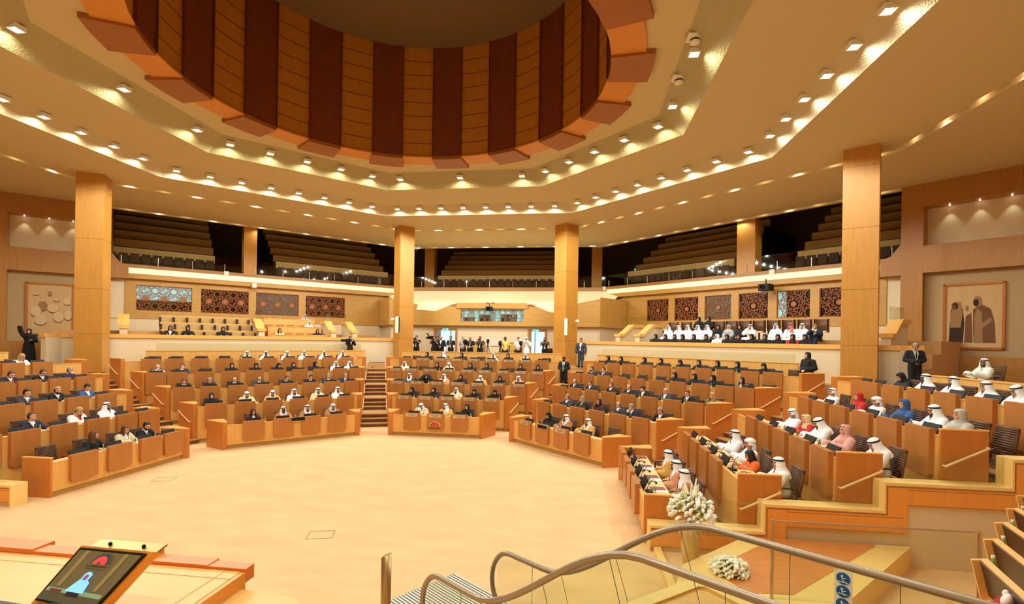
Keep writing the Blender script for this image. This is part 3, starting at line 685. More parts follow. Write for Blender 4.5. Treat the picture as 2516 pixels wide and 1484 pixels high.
# joints for each pose: facing -y, origin on the ground (seat poses: seat top at .44)
def pose(name):
    J = {}
    if name.startswith('sit'):
        J.update(pel=(0, .08, .52), chest=(0, .04, .80), neck=(0, .03, .97), head=(0, .0, 1.12), knee=(.13, -.36, .50), foot=(.13, -.38, .07), hip=(.09, .06, .51))
        J['sh'] = (.175, .04, .90); J['el'] = (.25, -.10, .72); J['wr'] = (.15, -.33, .785)
        J['el2'], J['wr2'] = J['el'], J['wr']
        if name == 'sit_chin': J['wr2'] = (.05, -.14, .985); J['el2'] = (.2, -.22, .80)
        if name == 'sit_lap': J['wr'] = J['wr2'] = (.07, -.24, .62); J['el'] = J['el2'] = (.25, 0, .68)
        if name == 'sit_head': J['wr'] = J['wr2'] = (.12, -.06, 1.13); J['el'] = J['el2'] = (.27, -.16, .95)
    else:
        J.update(pel=(0, 0, .93), chest=(0, 0, 1.25), neck=(0, .01, 1.42), head=(0, -.02, 1.585), knee=(.1, -.01, .5), foot=(.11, 0, .06), hip=(.09, 0, .9))
        J['sh'] = (.19, .02, 1.35); J['el'] = (.27, .03, 1.08); J['wr'] = (.27, -.04, .84)
        J['el2'], J['wr2'] = J['el'], J['wr']
        if name == 'st_clasp': J['el'] = J['el2'] = (.26, .03, 1.1); J['wr'] = J['wr2'] = (.06, -.2, 1.02)
        if name == 'st_cam': J['el'] = J['el2'] = (.26, -.12, 1.2); J['wr'] = J['wr2'] = (.07, -.24, 1.46)
        if name == 'st_point': J['el2'] = (.30, .0, 1.58); J['wr2'] = (.32, -.06, 1.80); J['wr'] = (.2, -.25, 1.15); J['el'] = (.27, -.05, 1.12)
        if name == 'st_walk': J['wr'] = (.1, -.2, 1.1); J['el'] = (.27, .0, 1.1)
    return J
def mx(p, s): return (p[0]*s, p[1], p[2])
def remesh(mb, voxel, mats, name):
    me = mb.mesh('tmp', mats[0]); o = bpy.data.objects.new('tmp', me); COL.objects.link(o)
    r = o.modifiers.new('r', 'REMESH'); r.mode = 'VOXEL'; r.voxel_size = voxel
    s_ = o.modifiers.new('s', 'SMOOTH'); s_.iterations = 2; s_.factor = .5
    dg = bpy.context.evaluated_depsgraph_get(); out = bpy.data.meshes.new_from_object(o.evaluated_get(dg), depsgraph=dg)
    bpy.data.objects.remove(o); out.name = name; out.materials.clear()
    for q in mats: out.materials.append(q)
    out.polygons.foreach_set('use_smooth', [True]*len(out.polygons)); return out
def headM(J, yaw, nod):
    nk = Vector(J['neck']); hd = Vector(J['head'])
    return Matrix.Translation(nk) @ Matrix.Rotation(R(yaw), 4, 'Z') @ Matrix.Rotation(R(nod), 4, 'X') @ Matrix.Translation(hd-nk)
CACHE = {}
def body_mesh(pz_, yaw, nod):
    key = ('body', pz_, yaw, nod)
    if key in CACHE: return CACHE[key]
    J = pose(pz_); m = MB(); H = headM(J, yaw, nod)
    limb(m, [J['pel'], J['chest']], [.13, .13]); m.ell(J['chest'], (.17, .11, .14)); m.ell(J['pel'], (.16, .12, .11)); limb(m, [J['chest'], J['neck']], [.07, .055])
    limb(m, [J['neck'], tuple(H @ Vector((0, .01, -.05)))], [.056, .052])
    for s_ in (-1, 1):
        e_, w_ = ('el', 'wr') if s_ > 0 else ('el2', 'wr2')
        sh, el, wr = mx(J['sh'], s_), mx(J[e_], s_), mx(J[w_], s_)
        limb(m, [(0, sh[1], sh[2]), sh, el, wr], [.06, .055, .042, .027])
        limb(m, [mx(J['hip'], s_), mx(J['knee'], s_), mx(J['foot'], s_)], [.085, .06, .042])
        f = mx(J['foot'], s_); m.cap((f[0], f[1]+.02, f[2]-.01), (f[0], f[1]-.15, f[2]-.025), .042, .034)
        # hand with fingers
        W_ = Vector(wr); d = (W_-Vector(el)).normalized()
        if pz_.startswith('sit') and W_.z < .8: d = Vector((-s_*.35, -.93, -.12)).normalized()
        side_ = d.cross(Vector((0, 0, 1))); side_ = side_.normalized() if side_.length > .1 else Vector((1, 0, 0))
        nz_ = side_.cross(d).normalized()
        pc = W_+d*.05; m.cap(tuple(W_+d*.01), tuple(W_+d*.07), .026, .03)
        for q in (-1, 1): m.cap(tuple(pc+side_*q*.018), tuple(pc+d*.03+side_*q*.022), .019, .018)
        for i_, ln in enumerate((.055, .068, .072, .06)):
            b0 = W_+d*.085+side_*(i_-1.5)*.0195; k1 = b0+d*ln*.55-nz_*.008; k2 = k1+d*ln*.5-nz_*.022
            limb(m, [tuple(b0), tuple(k1), tuple(k2)], [.0095, .009, .008])
        th = W_+d*.03-side_*.03*s_; limb(m, [tuple(th), tuple(th+d*.035-side_*.02*s_), tuple(th+d*.065-side_*.022*s_-nz_*.01)], [.012, .011, .0095])
    # head
    m.ell((0, .012, .02), (.074, .094, .098), H, 18, 14); m.ell((0, -.028, -.045), (.058, .062, .068), H, 16, 12); m.ell((0, -.06, -.09), (.026, .022, .02), H)
    m.cap((0, -.085, .012), (0, -.108, -.028), .010, .015, H); m.ell((0, -.075, -.062), (.026, .02, .014), H)
    m.ell((0, -.072, .035), (.052, .02, .016), H)
    for s_ in (-1, 1): m.ell((s_*.076, .012, -.01), (.012, .022, .032), H, 8, 8); m.ell((s_*.036, -.07, -.03), (.022, .02, .022), H)
    out = remesh(m, .0085, [skins['tan'], feat, lip], 'person')
    # eyes, brows, lips as small separate islands of the same mesh
    x = MB()
    x.cur = 1
    for s_ in (-1, 1): x.ell((s_*.032, -.0905, .008), (.0135, .006, .0065), H, 8, 6); x.cap((s_*.016, -.094, .03), (s_*.048, -.087, .031), .0045, .0035, H)
    x.cur = 2; x.ell((0, -.0925, -.064), (.022, .006, .007), H, 8, 6)
    bm = bmesh.new(); bm.from_mesh(out); t_ = x.mesh('t', [skins['tan'], feat, lip], True); bm.from_mesh(t_); bm.to_mesh(out); bm.free()
    CACHE[key] = out; return out
def torso_parts(m, J, inf, sleeves=True, wide=0, to=.92, hem=True):
    limb(m, [J['pel'], J['chest']], [.13+inf, .13+inf]); m.ell(J['chest'], (.175+inf, .115+inf, .145+inf)); m.ell(J['pel'], (.165+inf, .125+inf, .12+inf))
    n = Vector(J['neck']); m.cap((0, n.y, n.z-.09), tuple(n-Vector((0, 0, .015))), .09+inf, .058+inf)
    for s_ in (-1, 1):
        e_, w_ = ('el', 'wr') if s_ > 0 else ('el2', 'wr2')
        sh, el, wr = mx(J['sh'], s_), mx(J[e_], s_), mx(J[w_], s_)
        limb(m, [(0, sh[1], sh[2]), sh], [.07+inf*.6, .062+inf])
        if sleeves:
            w2 = Vector(el).lerp(Vector(wr), to); limb(m, [sh, el, tuple(w2)], [.062+inf, .048+inf+wide*.5, .034+inf+wide])
        else: limb(m, [sh, tuple(Vector(sh).lerp(Vector(el), .55))], [.06+inf, .052+inf])
def garment(kind, pz_):
    key = (kind, pz_)
    if key in CACHE: return CACHE[key]
    J = pose(pz_); m = MB(); sit = pz_.startswith('sit'); fs = None
    if kind in ('robe', 'cloak'):
        inf = .036 if kind == 'robe' else .056; torso_parts(m, J, inf, True, .026 if kind == 'robe' else .055)
        if sit:
            for s_ in (-1, 1): limb(m, [mx(J['hip'], s_), mx(J['knee'], s_)], [.1+inf, .08+inf]); limb(m, [mx(J['knee'], s_), (s_*.13, J['foot'][1], .12)], [.08+inf, .07+inf])
            limb(m, [(0, .03, .5), (0, -.34, .49)], [.1+inf, .07+inf]); limb(m, [(0, -.36, .48), (0, -.37, .14)], [.07+inf, .08+inf])
        else:
            m.lathe([(.001, .07), (.24+inf, .07), (.21+inf, .5), (.17+inf, .95), (.12, 1.2), (.001, 1.2)], 20)
    elif kind == 'jacket':
        torso_parts(m, J, .033, True, .012, .9)
        p = Vector(J['pel']); m.ell((0, p.y, p.z-.03), (.185, .15, .13))
    elif kind == 'shirt': torso_parts(m, J, .012, True, .004, .9)
    elif kind == 'tee': torso_parts(m, J, .026, False); p = J['pel']; m.ell((0, p[1], p[2]+.02), (.19, .15, .14))
    elif kind == 'trousers':
        for s_ in (-1, 1): limb(m, [mx(J['hip'], s_), mx(J['knee'], s_), (mx(J['foot'], s_)[0], J['foot'][1], .10)], [.118, .096, .082])
        m.ell(J['pel'], (.175, .135, .13))
        if not sit: limb(m, [J['pel'], (0, 0, 1.02)], [.145, .145])
    out = remesh(m, .014, [CL['w']], kind)
    ch = Vector(J['chest']); nz_ = J['neck'][2]
    bm = bmesh.new(); bm.from_mesh(out); dele = []
    for f in bm.faces:
        c = f.calc_center_median()
        if kind == 'jacket' and c.y < ch.y-.02 and c.z > nz_-.27 and abs(c.x) < (c.z-(nz_-.27))*.26+.004 and abs(c.x) < .1: dele.append(f)
        if kind == 'cloak' and c.y < ch.y-.03 and abs(c.x) < .045+max(0, c.z-(nz_-.2))*.3 and c.z > .2: dele.append(f)
        if kind in ('robe', 'shirt', 'tee', 'cloak', 'jacket') and c.z > nz_+.015 and abs(c.x) < .12 and abs(c.y-ch.y) < .12: dele.append(f)
    bmesh.ops.delete(bm, geom=list(set(dele)), context='FACES'); bm.to_mesh(out); bm.free()
    CACHE[key] = out; return out
def shell(fn, nu, nv, keep, mats, name, thick=.006):
    """open surface of revolution in head space with holes, made solid"""
    bm = bmesh.new(); V = [[bm.verts.new(fn(2*pi*i/nu, j/nv)) for i in range(nu)] for j in range(nv+1)]
    for j in range(nv):
        for i in range(nu):
            vv = [V[j][i], V[j][(i+1) % nu], V[j+1][(i+1) % nu], V[j+1][i]]; c = sum((v.co for v in vv), Vector())/4
            az = atan2(c.x, -c.y)
            if keep(c, az): bm.faces.new(vv)
    bmesh.ops.delete(bm, geom=[v for v in bm.verts if not v.link_faces], context='VERTS')
    bmesh.ops.solidify(bm, geom=bm.faces[:], thickness=thick)
    me = bpy.data.meshes.new(name); bm.to_mesh(me); bm.free(); me.materials.append(mats); me.polygons.foreach_set('use_smooth', [True]*len(me.polygons)); return me
def prof(tab, z):
    for (z1, a1), (z0, a0) in zip(tab, tab[1:]):
        if z >= z0: f = (z-z0)/(z1-z0) if z1 != z0 else 0; return [p+(q-p)*f for p, q in zip(a0, a1)]
    return tab[-1][1]
def head_item(kind):
    key = ('hi', kind)
    if key in CACHE: return CACHE[key]
    if kind in ('ghutra', 'hijab', 'scarf', 'turban'):
        if kind == 'ghutra': tab = [(.135, (.0, .0, .01)), (.125, (.05, .06, .01)), (.10, (.082, .10, .012)), (.05, (.094, .112, .014)), (0, (.10, .112, .02)), (-.07, (.112, .11, .03)), (-.13, (.135, .125, .04)), (-.20, (.19, .15, .05)), (-.30, (.205, .165, .06))]
        elif kind == 'turban': tab = [(.135, (.0, .0, .01)), (.125, (.05, .06, .01)), (.10, (.085, .10, .012)), (.05, (.10, .115, .014)), (0, (.10, .115, .02)), (-.06, (.095, .11, .04)), (-.16, (.08, .09, .06))]
        else: tab = [(.13, (.0, .0, .01)), (.12, (.05, .06, .01)), (.09, (.08, .097, .012)), (.04, (.09, .108, .014)), (-.04, (.09, .103, .02)), (-.10, (.088, .098, .02)), (-.15, (.12, .11, .03)), (-.21, (.19, .14, .035)), (-.27, (.2, .15, .04))]
        zt, zb = tab[0][0], tab[-1][0]
        def fn(t_, v):
            z = zt+(zb-zt)*(v**1.15); rx, ry, cy = prof(tab, z); w_ = 1+.03*sin(5*t_+9*v)*max(0, v-.4)
            return (rx*sin(t_)*w_, cy-ry*cos(t_)*w_, z)
        if kind == 'ghutra': keep = lambda c, az: not (abs(az) < .72-.2*max(0, -(c.z+.06))/.1 and -.14 < c.z < .048) and not (abs(az) < .35 and c.z <= -.10)
        elif kind == 'turban': keep = lambda c, az: not (abs(az) < .95 and c.z < .05) and not (abs(az) < 1.9 and c.z < -.03)
        elif kind == 'scarf': keep = lambda c, az: not (abs(az) < .8 and -.09 < c.z < .085)
        else: keep = lambda c, az: not (abs(az) < .78 and -.088 < c.z < .066)
        me = shell(fn, 32, 30, keep, CL['w'], kind if kind != 'turban' else 'wrapped_headcloth')
    elif kind == 'agal':
        m = MB()
        for dz in (0, .016):
            pts = [(.094*sin(t_), .014-.110*cos(t_), .062+dz+.012*cos(t_)) for t_ in [2*pi*i/24 for i in range(25)]]; m.tube(pts, .0095, 6, None, False)
        me = m.mesh('head_cord', CL['k'], True)
    elif kind == 'wrap':
        m = MB()
        for dz in (0, .022): m.tube([(.098*sin(t_), .014-.114*cos(t_), .05+dz+.012*cos(t_)) for t_ in [2*pi*i/24 for i in range(25)]], .018, 8, None, False)
        me = m.mesh('wrapped_band', CL['w'], True)
    elif kind in ('hair', 'hair_ring', 'beard', 'longhair', 'bun'):
        def fn(t_, v):
            if kind == 'longhair' and v > .5:
                q = (v-.5)/.5; return ((.088+.02*q)*sin(t_), .012-(.105-.01*q)*cos(t_), .02-.25*q)
            if kind == 'beard': th = pi*v; return (.064*sin(th)*sin(t_), -.03-.07*sin(th)*cos(t_), -.05+.072*cos(th))
            th = pi*v*(1 if kind != 'longhair' else 1); return (.083*sin(th)*sin(t_), .012-.104*sin(th)*cos(t_), .024+.106*cos(th))
        if kind == 'hair': keep = lambda c, az: (c.z > .066+max(0, -c.y-.03)*.55 or (c.y > -.02 and c.z > -.0) or (c.y > .03 and c.z > -.06))
        elif kind == 'bun': keep = lambda c, az: (c.z > .055 or (c.y > -.02 and c.z > -.0) or (c.y > .02 and c.z > -.075))
        elif kind == 'hair_ring': keep = lambda c, az: c.y > .0 and -.05 < c.z < .055
        elif kind == 'beard': keep = lambda c, az: c.z < -.055 and abs(az) < 1.7 and not (abs(c.x) < .022 and c.z > -.075)
        else: keep = lambda c, az: (c.z > .07 or abs(az) > .85)
        me = shell(fn, 28, 22, keep, HR['d'], 'beard' if kind == 'beard' else 'hair', .008)
    elif kind == 'glasses':
        m = MB()
        for s_ in (-1, 1): m.tube([(s_*.033+.024*cos(t_), -.101, .006+.017*sin(t_)) for t_ in [2*pi*i/12 for i in range(13)]], .0028, 5, None, False); m.tube([(s_*.057, -.1, .01), (s_*.08, .01, .0)], .0025, 5)
        m.tube([(-.01, -.103, .01), (.01, -.103, .01)], .003, 5); me = m.mesh('glasses', bl)
    elif kind == 'headset':
        m = MB(); m.tube([(.094*cos(t_), .01, .01+.115*sin(t_)) for t_ in [pi*i/12 for i in range(13)]], .006, 6)
        for s_ in (-1, 1): m.ell((s_*.092, .01, -.005), (.014, .03, .034))
        me = m.mesh('headphones', bl, True)
    CACHE[key] = me; return me
def body_item(kind, pz_):
    key = ('bi', kind, pz_)
    if key in CACHE: return CACHE[key]
    J = pose(pz_); n = Vector(J['neck']); m = MB()
    if kind == 'tie': m.prism([(-.012, 0), (.012, 0), (.024, -.24), (0, -.27), (-.024, -.24)], -.012, 0, Matrix.Translation((0, n.y-.135, n.z-.045)) @ Matrix.Rotation(R(90), 4, 'X') @ Matrix.Rotation(R(-8), 4, 'X')); me = m.mesh('necktie', CL['k'])
    elif kind == 'lanyard':
        for s_ in (-1, 1): m.tube([(s_*.06, n.y-.04, n.z+.02), (s_*.055, n.y-.15, n.z-.1), (s_*.01, n.y-.185, n.z-.32)], .006, 5)
        m.box(-.035, .035, n.y-.195, n.y-.185, n.z-.43, n.z-.32); me = m.mesh('lanyard_badge', wm)
    elif kind == 'shoes':
        for s_ in (-1, 1): f = mx(J['foot'], s_); m.cap((f[0], f[1]+.03, .045), (f[0], f[1]-.16, .04), .046, .042)
        me = m.mesh('shoes', bl, True)
    CACHE[key] = me; return me
def person(x, y, z, rz, outfit, head, label, pz_='sit', yaw=0, nod=0, skin='tan', extra='', scale=1, grp=None):
    """outfit: colour letters with garment kind; head: covering or hair"""
    J = pose(pz_); b = link('person', body_mesh(pz_, yaw, nod), None, (x, y, z), rz, label, 'person', grp); b.scale = (scale,)*3
    b.material_slots[0].link = 'OBJECT'; b.material_slots[0].material = skins[skin]
    Hm = headM(J, yaw, nod)
    def add(nm, me, m_=None, hd=False):
        o = link(nm, me, b)
        if hd: o.matrix_local = Hm
        if m_: o.material_slots[0].link = 'OBJECT'; o.material_slots[0].material = m_
        return o
    kd, c = outfit[0], outfit[1:]
    if kd == 'R': add('robe', garment('robe', pz_), CL[c[0]])
    if kd == 'B': add('robe', garment('robe', pz_), CL['w']); add('cloak', garment('cloak', pz_), CL[c[0]])
    if kd == 'S':
        add('shirt', garment('shirt', pz_), CL[c[1] if len(c) > 1 else 'w']); add('suit_jacket', garment('jacket', pz_), CL[c[0]]); add('trousers', garment('trousers', pz_), CL[c[0] if c[0] in 'kng' else 'k'])
        if len(c) > 2: add('necktie', body_item('tie', pz_), CL[c[2]])
    if kd == 'T': add('t_shirt', garment('tee', pz_), CL[c[0]]); add('trousers', garment('trousers', pz_), CL['k'])
    if kd == 'L': add('long_sleeved_top', garment('shirt', pz_), CL[c[0]]); add('trousers', garment('trousers', pz_), CL['k'])
    add('shoes', body_item('shoes', pz_))
    h, hc = head[0], head[1:]
    if h == 'g': add('headcloth', head_item('ghutra'), CL[hc or 'w'], True); add('head_cord', head_item('agal'), None, True)
    elif h == 't': add('wrapped_headcloth', head_item('turban'), None, True); add('wrapped_band', head_item('wrap'), None, True)
    elif h == 'q': add('wrapped_headcloth', head_item('turban'), None, True); add('head_cord', head_item('agal'), None, True)
    elif h[0] == 'h': add('hijab', head_item('hijab'), CL[hc or 'k'], True)
    elif h == 'f': add('headscarf', head_item('scarf'), CL[hc or 'w'], True); add('hair', head_item('hair'), HR['d'], True)
    elif h == 's': add('hair', head_item('hair'), HR[hc], True)
    elif h == 'u': add('hair', head_item('bun'), HR[hc], True)
    elif h == 'l': add('hair', head_item('longhair'), HR[hc], True)
    elif h == 'b': add('hair', head_item('hair_ring'), HR[hc or 'y'], True)
    if 'b' in extra: add('beard', head_item('beard'), HR['d'], True)
    if 'e' in extra: add('headphones', head_item('headset'), None, True)
    if 'x' in extra: add('glasses', head_item('glasses'), None, True)
    if 'y' in extra: add('lanyard_badge', body_item('lanyard', pz_), None)
    return b
# seated delegates: (along, outfit, head, pose, yaw, nod, skin, extra)
K_ = ('Rw', 'g'); A_ = ('Rk', 'h')
def D_(u, o, h, p='sit', yaw=0, nod=0, sk=None, ex='', off=.95, sc=1):
    return (u, o, h, p, yaw, nod, sk or ('tan' if h[0] in 'gtq' else 'fair'), ex+('b' if h[0] in 'g' and sc == 1 else ''), off, sc)
DEL = {
0: [[D_(-.91, 'Bc', 'g', 'sit_chin', 0, 22), D_(.17, 'Bo', 'g', yaw=-38, nod=5), D_(1.1, *A_, yaw=-15)],
    [D_(-1.93, *A_, yaw=-20, nod=15), D_(-.9, *A_, yaw=-15), D_(.17, 'Bc', 'g', yaw=-10), D_(1.04, *A_, nod=20), D_(2.0, *A_, nod=22)],
    [D_(-2.71, 'Bg', 'g'), D_(-1.8, 'Rk', 'h', 'sit_head', 0, 12), D_(-.91, 'Bs', 'g', yaw=-12), D_(-.03, *A_, yaw=-12), D_(.97, 'Bo', 'g', 'sit_chin', 0, 22), D_(1.95, *A_, nod=18), D_(2.87, 'Bs', 'g', nod=15)],
    [D_(-3.62, 'Bc', 'g'), D_(-1.78, *A_), D_(-1.11, 'Bc', 'g', 'sit_chin', 0, 15), D_(.08, *A_, yaw=-12), D_(.96, *A_, yaw=-15), D_(2.76, *A_), D_(3.7, *A_, nod=15)],
    [D_(-2.9, *A_, yaw=-20), D_(-1.92, 'Bv', 'g', yaw=-60), D_(-.85, *A_, yaw=-20), D_(.99, *K_), D_(1.84, *A_, yaw=-12), D_(2.85, *K_, nod=12)]],
45: [[D_(-1.31, 'Smw', 'ld', sk='tan', yaw=12), D_(-.24, 'Bb', 'g', sk='dark'), D_(.67, 'Bb', 'g'), D_(1.68, 'Bb', 'g', nod=18)],
     [D_(-2.48, *A_), D_(-1.25, 'Bc', 'g', nod=20), D_(-.28, 'Bo', 'g', nod=15), D_(.59, *K_), D_(1.59, 'Bc', 'g', nod=8), D_(2.47, *K_)],
     [D_(-3.28, 'Skwk', 'sr', nod=22, ex='e'), D_(-2.37, 'Snn', 'sy', nod=25, ex='e'), D_(-1.44, 'Skwk', 'bn', nod=18, ex='e'), D_(-.46, 'Sgwg', 'b', nod=22, ex='ex'), D_(.67, 'Snwn', 'sr', nod=25, yaw=12), D_(1.75, 'Skwm', 'sd', nod=22), D_(2.59, 'Sgwg', 'sy', ex='e'), D_(3.42, 'Snwn', 'sy', ex='e')],
     [D_(-4.11, 'Slw', 'b', 'sit_chin', nod=12), D_(-3.23, 'Snwk', 'sd', 'sit_chin'), D_(-1.29, *A_), D_(-.28, *A_, nod=18), D_(.69, *A_, nod=25, yaw=20), D_(1.41, *A_), D_(2.45, *A_, yaw=55), D_(3.51, *K_), D_(4.24, *K_)],
     [D_(-.38, *K_), D_(.49, *K_, sk='dark'), D_(1.51, *K_, nod=10), D_(2.37, *K_), D_(3.43, *K_, sk='dark'), D_(4.46, *K_)]],
-45: [[D_(-1.28, *A_, nod=22), D_(-.37, 'Bb', 'g'), D_(.76, 'Bo', 'g')],
      [D_(-2.15, 'Sgwn', 'sy', ex='e'), D_(-1.28, 'Sky', 'ly'), D_(-.36, 'Smm', 'ld'), D_(.64, 'Sgwg', 'b', ex='e'), D_(1.29, 'Snwg', 'sy', 'sit_chin', nod=20), D_(2.54, 'Skw', 'uy', nod=15, ex='e')],
      [D_(-3.51, 'Skwg', 'b', ex='e'), D_(-2.51, 'Snwn', 'sr', nod=10), D_(-1.29, 'Skwn', 'sr', ex='e'), D_(-.32, 'Skww', 'b', ex='e'), D_(.42, 'Skw', 'ud', yaw=-20, nod=12), D_(1.47, 'Sgw', 'b', ex='x'), D_(2.43, 'Skwk', 'sr', nod=10), D_(3.42, 'Svl', 'ln')],
      [D_(-4.11, 'Sgwn', 'sd', ex='b'), D_(-3.33, 'Snwk', 'sd'), D_(.67, *A_, yaw=-20), D_(1.59, *A_, yaw=-15), D_(2.41, *A_, yaw=-30), D_(3.57, 'Sve', 'ld', yaw=-15)],
      [D_(-4.61, *A_, yaw=-15), D_(-3.74, *A_), D_(-2.27, *A_, yaw=-12), D_(-1.31, *A_), D_(-.23, *A_, nod=25), D_(.68, *A_), D_(1.57, *A_, yaw=-15), D_(2.45, *A_, yaw=-12), D_(3.55, *A_, nod=18)]],
90: [[D_(-.35, 'Lk', 'lr', yaw=40), D_(.63, 'Sew', 'lr', nod=10), D_(1.35, 'Skwk', 'sd', nod=22, ex='be')],
     [D_(-1.8, *K_), D_(-.55, 'Snwk', 'sr', ex='e', yaw=10), D_(.75, 'Swr', 'ln', nod=22, ex='e'), D_(1.72, *K_, sk='mid')],
     [D_(.69, 'Sgwn', 'sd', nod=12, ex='ey'), D_(1.61, 'Skwm', 'sn', nod=12, ex='be'), D_(2.63, 'Suw', 'ud', nod=10)],
     [D_(1.57, 'Snwn', 'sr', nod=25, ex='e'), D_(2.57, 'Skwg', 'sr', nod=25, ex='ex'), D_(3.53, 'Snwn', 'sy', 'sit_chin', nod=15, ex='e')],
     [D_(3.26, 'Swe', 'ln', nod=20, ex='x')]],
-90: [[D_(-.32, 'Bo', 'g', 'sit_lap'), D_(.75, 'Bs', 'g', 'sit_lap', ex='x'), D_(1.6, 'Bb', 'g', 'sit_lap', yaw=-15)],
      [D_(-.81, *K_), D_(.32, 'Rw', 't'), D_(1.15, 'Ra', 'ld', nod=20, sk='tan', off=.72, sc=.93), D_(2.03, *K_, nod=5, sc=.96)],
      [D_(-1.66, 'Rw', 'q', nod=12), D_(-.87, 'Rr', 'fc', nod=8, sc=.97), D_(-.12, *K_, nod=22), D_(.94, 'Rp', 'fp', yaw=10), D_(2.14, *K_, nod=25, sc=.96)],
      [D_(-3.32, 'Rw', 'q', sc=.96), D_(-1.93, 'Rr', 'hr', sc=.97), D_(-1.11, 'Rw', 't', sc=.95), D_(-.03, 'Ru', 'hu'), D_(.99, *K_, nod=10), D_(1.67, 'Ry', 'hy')],
      [D_(-3.04, *A_, nod=25), D_(-2.11, *K_, sk='dark'), D_(-1.12, *K_), D_(-.08, *K_, nod=8, sc=.97), D_(.76, *K_, nod=20, sc=.97)]]}
CN = dict(w='white', k='black', n='navy', g='charcoal', b='brown', o='gold', c='cream', r='red', m='maroon', u='blue', p='pink', y='pale grey', a='orange', e='cream', v='olive', l='light grey', s='salmon', t='yellow', h='red-checked')
HNM = dict(d='dark', y='grey', n='blond', r='brown')
def desc(o, h, ex=''):
    hd = {'g': '%s headcloth' % CN.get(h[1:], 'white'), 't': 'wrapped white headcloth', 'q': 'wrapped headcloth and cord', 'h': '%s hijab' % CN.get(h[1:] or 'k'), 'f': '%s headscarf' % CN.get(h[1:] or 'w'),
          's': 'short %s hair' % HNM.get(h[1:], ''), 'u': '%s hair tied back' % HNM.get(h[1:], ''), 'l': 'long %s hair' % HNM.get(h[1:], ''), 'b': 'balding head'}[h[0]]
    bd = {'R': '%s robe' % CN[o[1]], 'B': '%s cloak' % CN[o[1]], 'S': '%s jacket' % CN[o[1]], 'T': '%s t-shirt' % CN[o[1]], 'L': '%s top' % CN[o[1]]}[o[0]]
    return 'person in %s, %s' % (bd, hd)
bot = MB(); bot.lathe([(.001, 0), (.03, 0), (.03, .12), (.012, .17), (.012, .2), (.001, .2)], 10)
bot = bot.mesh('bottle_body', mat('bottle_green', (120, 160, 110), .15, spec=.8), True)
lbm = MB(); lbm.lathe([(.031, .04), (.031, .1)], 10); lbm = lbm.mesh('bottle_label', wm)
cpm = MB(); cpm.lathe([(.001, .21), (.014, .21), (.014, .19)], 10); cpm = cpm.mesh('bottle_cap', wm)
pap = MB(); pap.box(-.11, .11, -.15, .15, 0, .006); pap = pap.mesh('paper_sheets', mat('paper', (244, 240, 228), .7))
def on_desk(a, k, u, v, z=.75): x, y = P(a, u, A0(a)+D*k+v); return (x, y, RISE*k+z)
for a, rows in DEL.items():
    for k, r in enumerate(rows):
        fx = RISE*k; used = []
        for i, (u, o, h, p, yaw, nod, sk, ex, off, sc) in enumerate(r):
            x, y = P(a, u, A0(a)+D*k+off); where = '%s from left, %s row, %s' % (ordn(i), ORD[k], BN[a]); used.append(u)
            person(x, y, fx, R(a), o, h, desc(o, h)+', '+where, p, yaw, nod, sk, ex, sc, 'seated delegates')
            cx, cy = P(a, u, A0(a)+D*k+off+.03)
            chair(cx, cy, fx, R(a), 'brown ribbed chair under the person %s' % where)
            if (a in (-90, 0, -45) or k < 3):
                q = on_desk(a, k, u+(.3 if a != 90 else -.3), .3)
                e = empty('water_bottle', q, R(a), 'small green water bottle by the person %s' % where, 'bottle', 'water bottles on the desks'); link('bottle_body', bot, e); link('bottle_label', lbm, e); link('bottle_cap', cpm, e)
            if a in (90, -90) or (a == -45 and k < 3):
                q = on_desk(a, k, u-.02, .48); link('paper_sheets', pap, None, q, R(a+4), 'white papers in front of the person %s' % where, 'papers', 'papers on the desks')
        c = 0
        for u in SEATS[a][k]:
            uu = u+.2
            if a == 90 and u < -1.6: continue
            if all(abs(uu-w_) > .55 for w_ in used):
                x, y = P(a, uu, A0(a)+D*k+1.0); chair(x, y, fx, R(a), 'empty brown ribbed chair, %s of the empty ones, %s row, %s' % (ORD[c], ORD[k], BN[a])); c += 1
# things on the near right front desks
kb = MB(); kb.box(-.11, .11, -.07, .07, 0, .03); kb = kb.mesh('conference_unit', bl)
fol = MB(); fol.box(-.12, .12, -.16, .16, 0, .008); fol = fol.mesh('document_folder', mat('folder_red', (150, 74, 60), .6))
hp = MB(); hp.tube([(.09*cos(t_), .07*sin(t_), .012) for t_ in [pi*1.4*i/12 for i in range(13)]], .008, 6); hp.ell((.09, 0, .02), (.03, .03, .02), None, 8, 6); hp.ell((-.03, -.08, .02), (.03, .03, .02), None, 8, 6)
hp = hp.mesh('spare_headphones', bl, True)
mcm = MB(); mcm.tube([(0, 0, 0), (0, 0, .18), (0, .06, .3), (0, .12, .36)], .006, 6); mcm.box(-.05, .05, -.05, .05, 0, .02); mcm = mcm.mesh('gooseneck_microphone', bl)
for k in (0, 1):
    for i, u in enumerate((-1.3, -.35, .65, 1.65) if k == 0 else (-1.5, -.55, .45, 1.4)):
        w_ = '%s place, %s row, near right block' % (ORD[i], ORD[k])
        link('conference_unit', kb, None, on_desk(-90, k, u+.05, .22), R(-90), 'black conference unit at the '+w_, 'conference unit', 'conference units')
        link('document_folder', fol, None, on_desk(-90, k, u-.22, .44), R(-88), 'red document folder at the '+w_, 'folder', 'red folders')
        link('spare_headphones', hp, None, on_desk(-90, k, u+.3, .42), R(-60), 'black headphones lying at the '+w_, 'headphones', 'headphones on the desks')
        link('gooseneck_microphone', mcm, None, on_desk(-90, k, u+.33, .14), R(-90), 'black gooseneck microphone at the '+w_, 'microphone', 'gooseneck microphones')
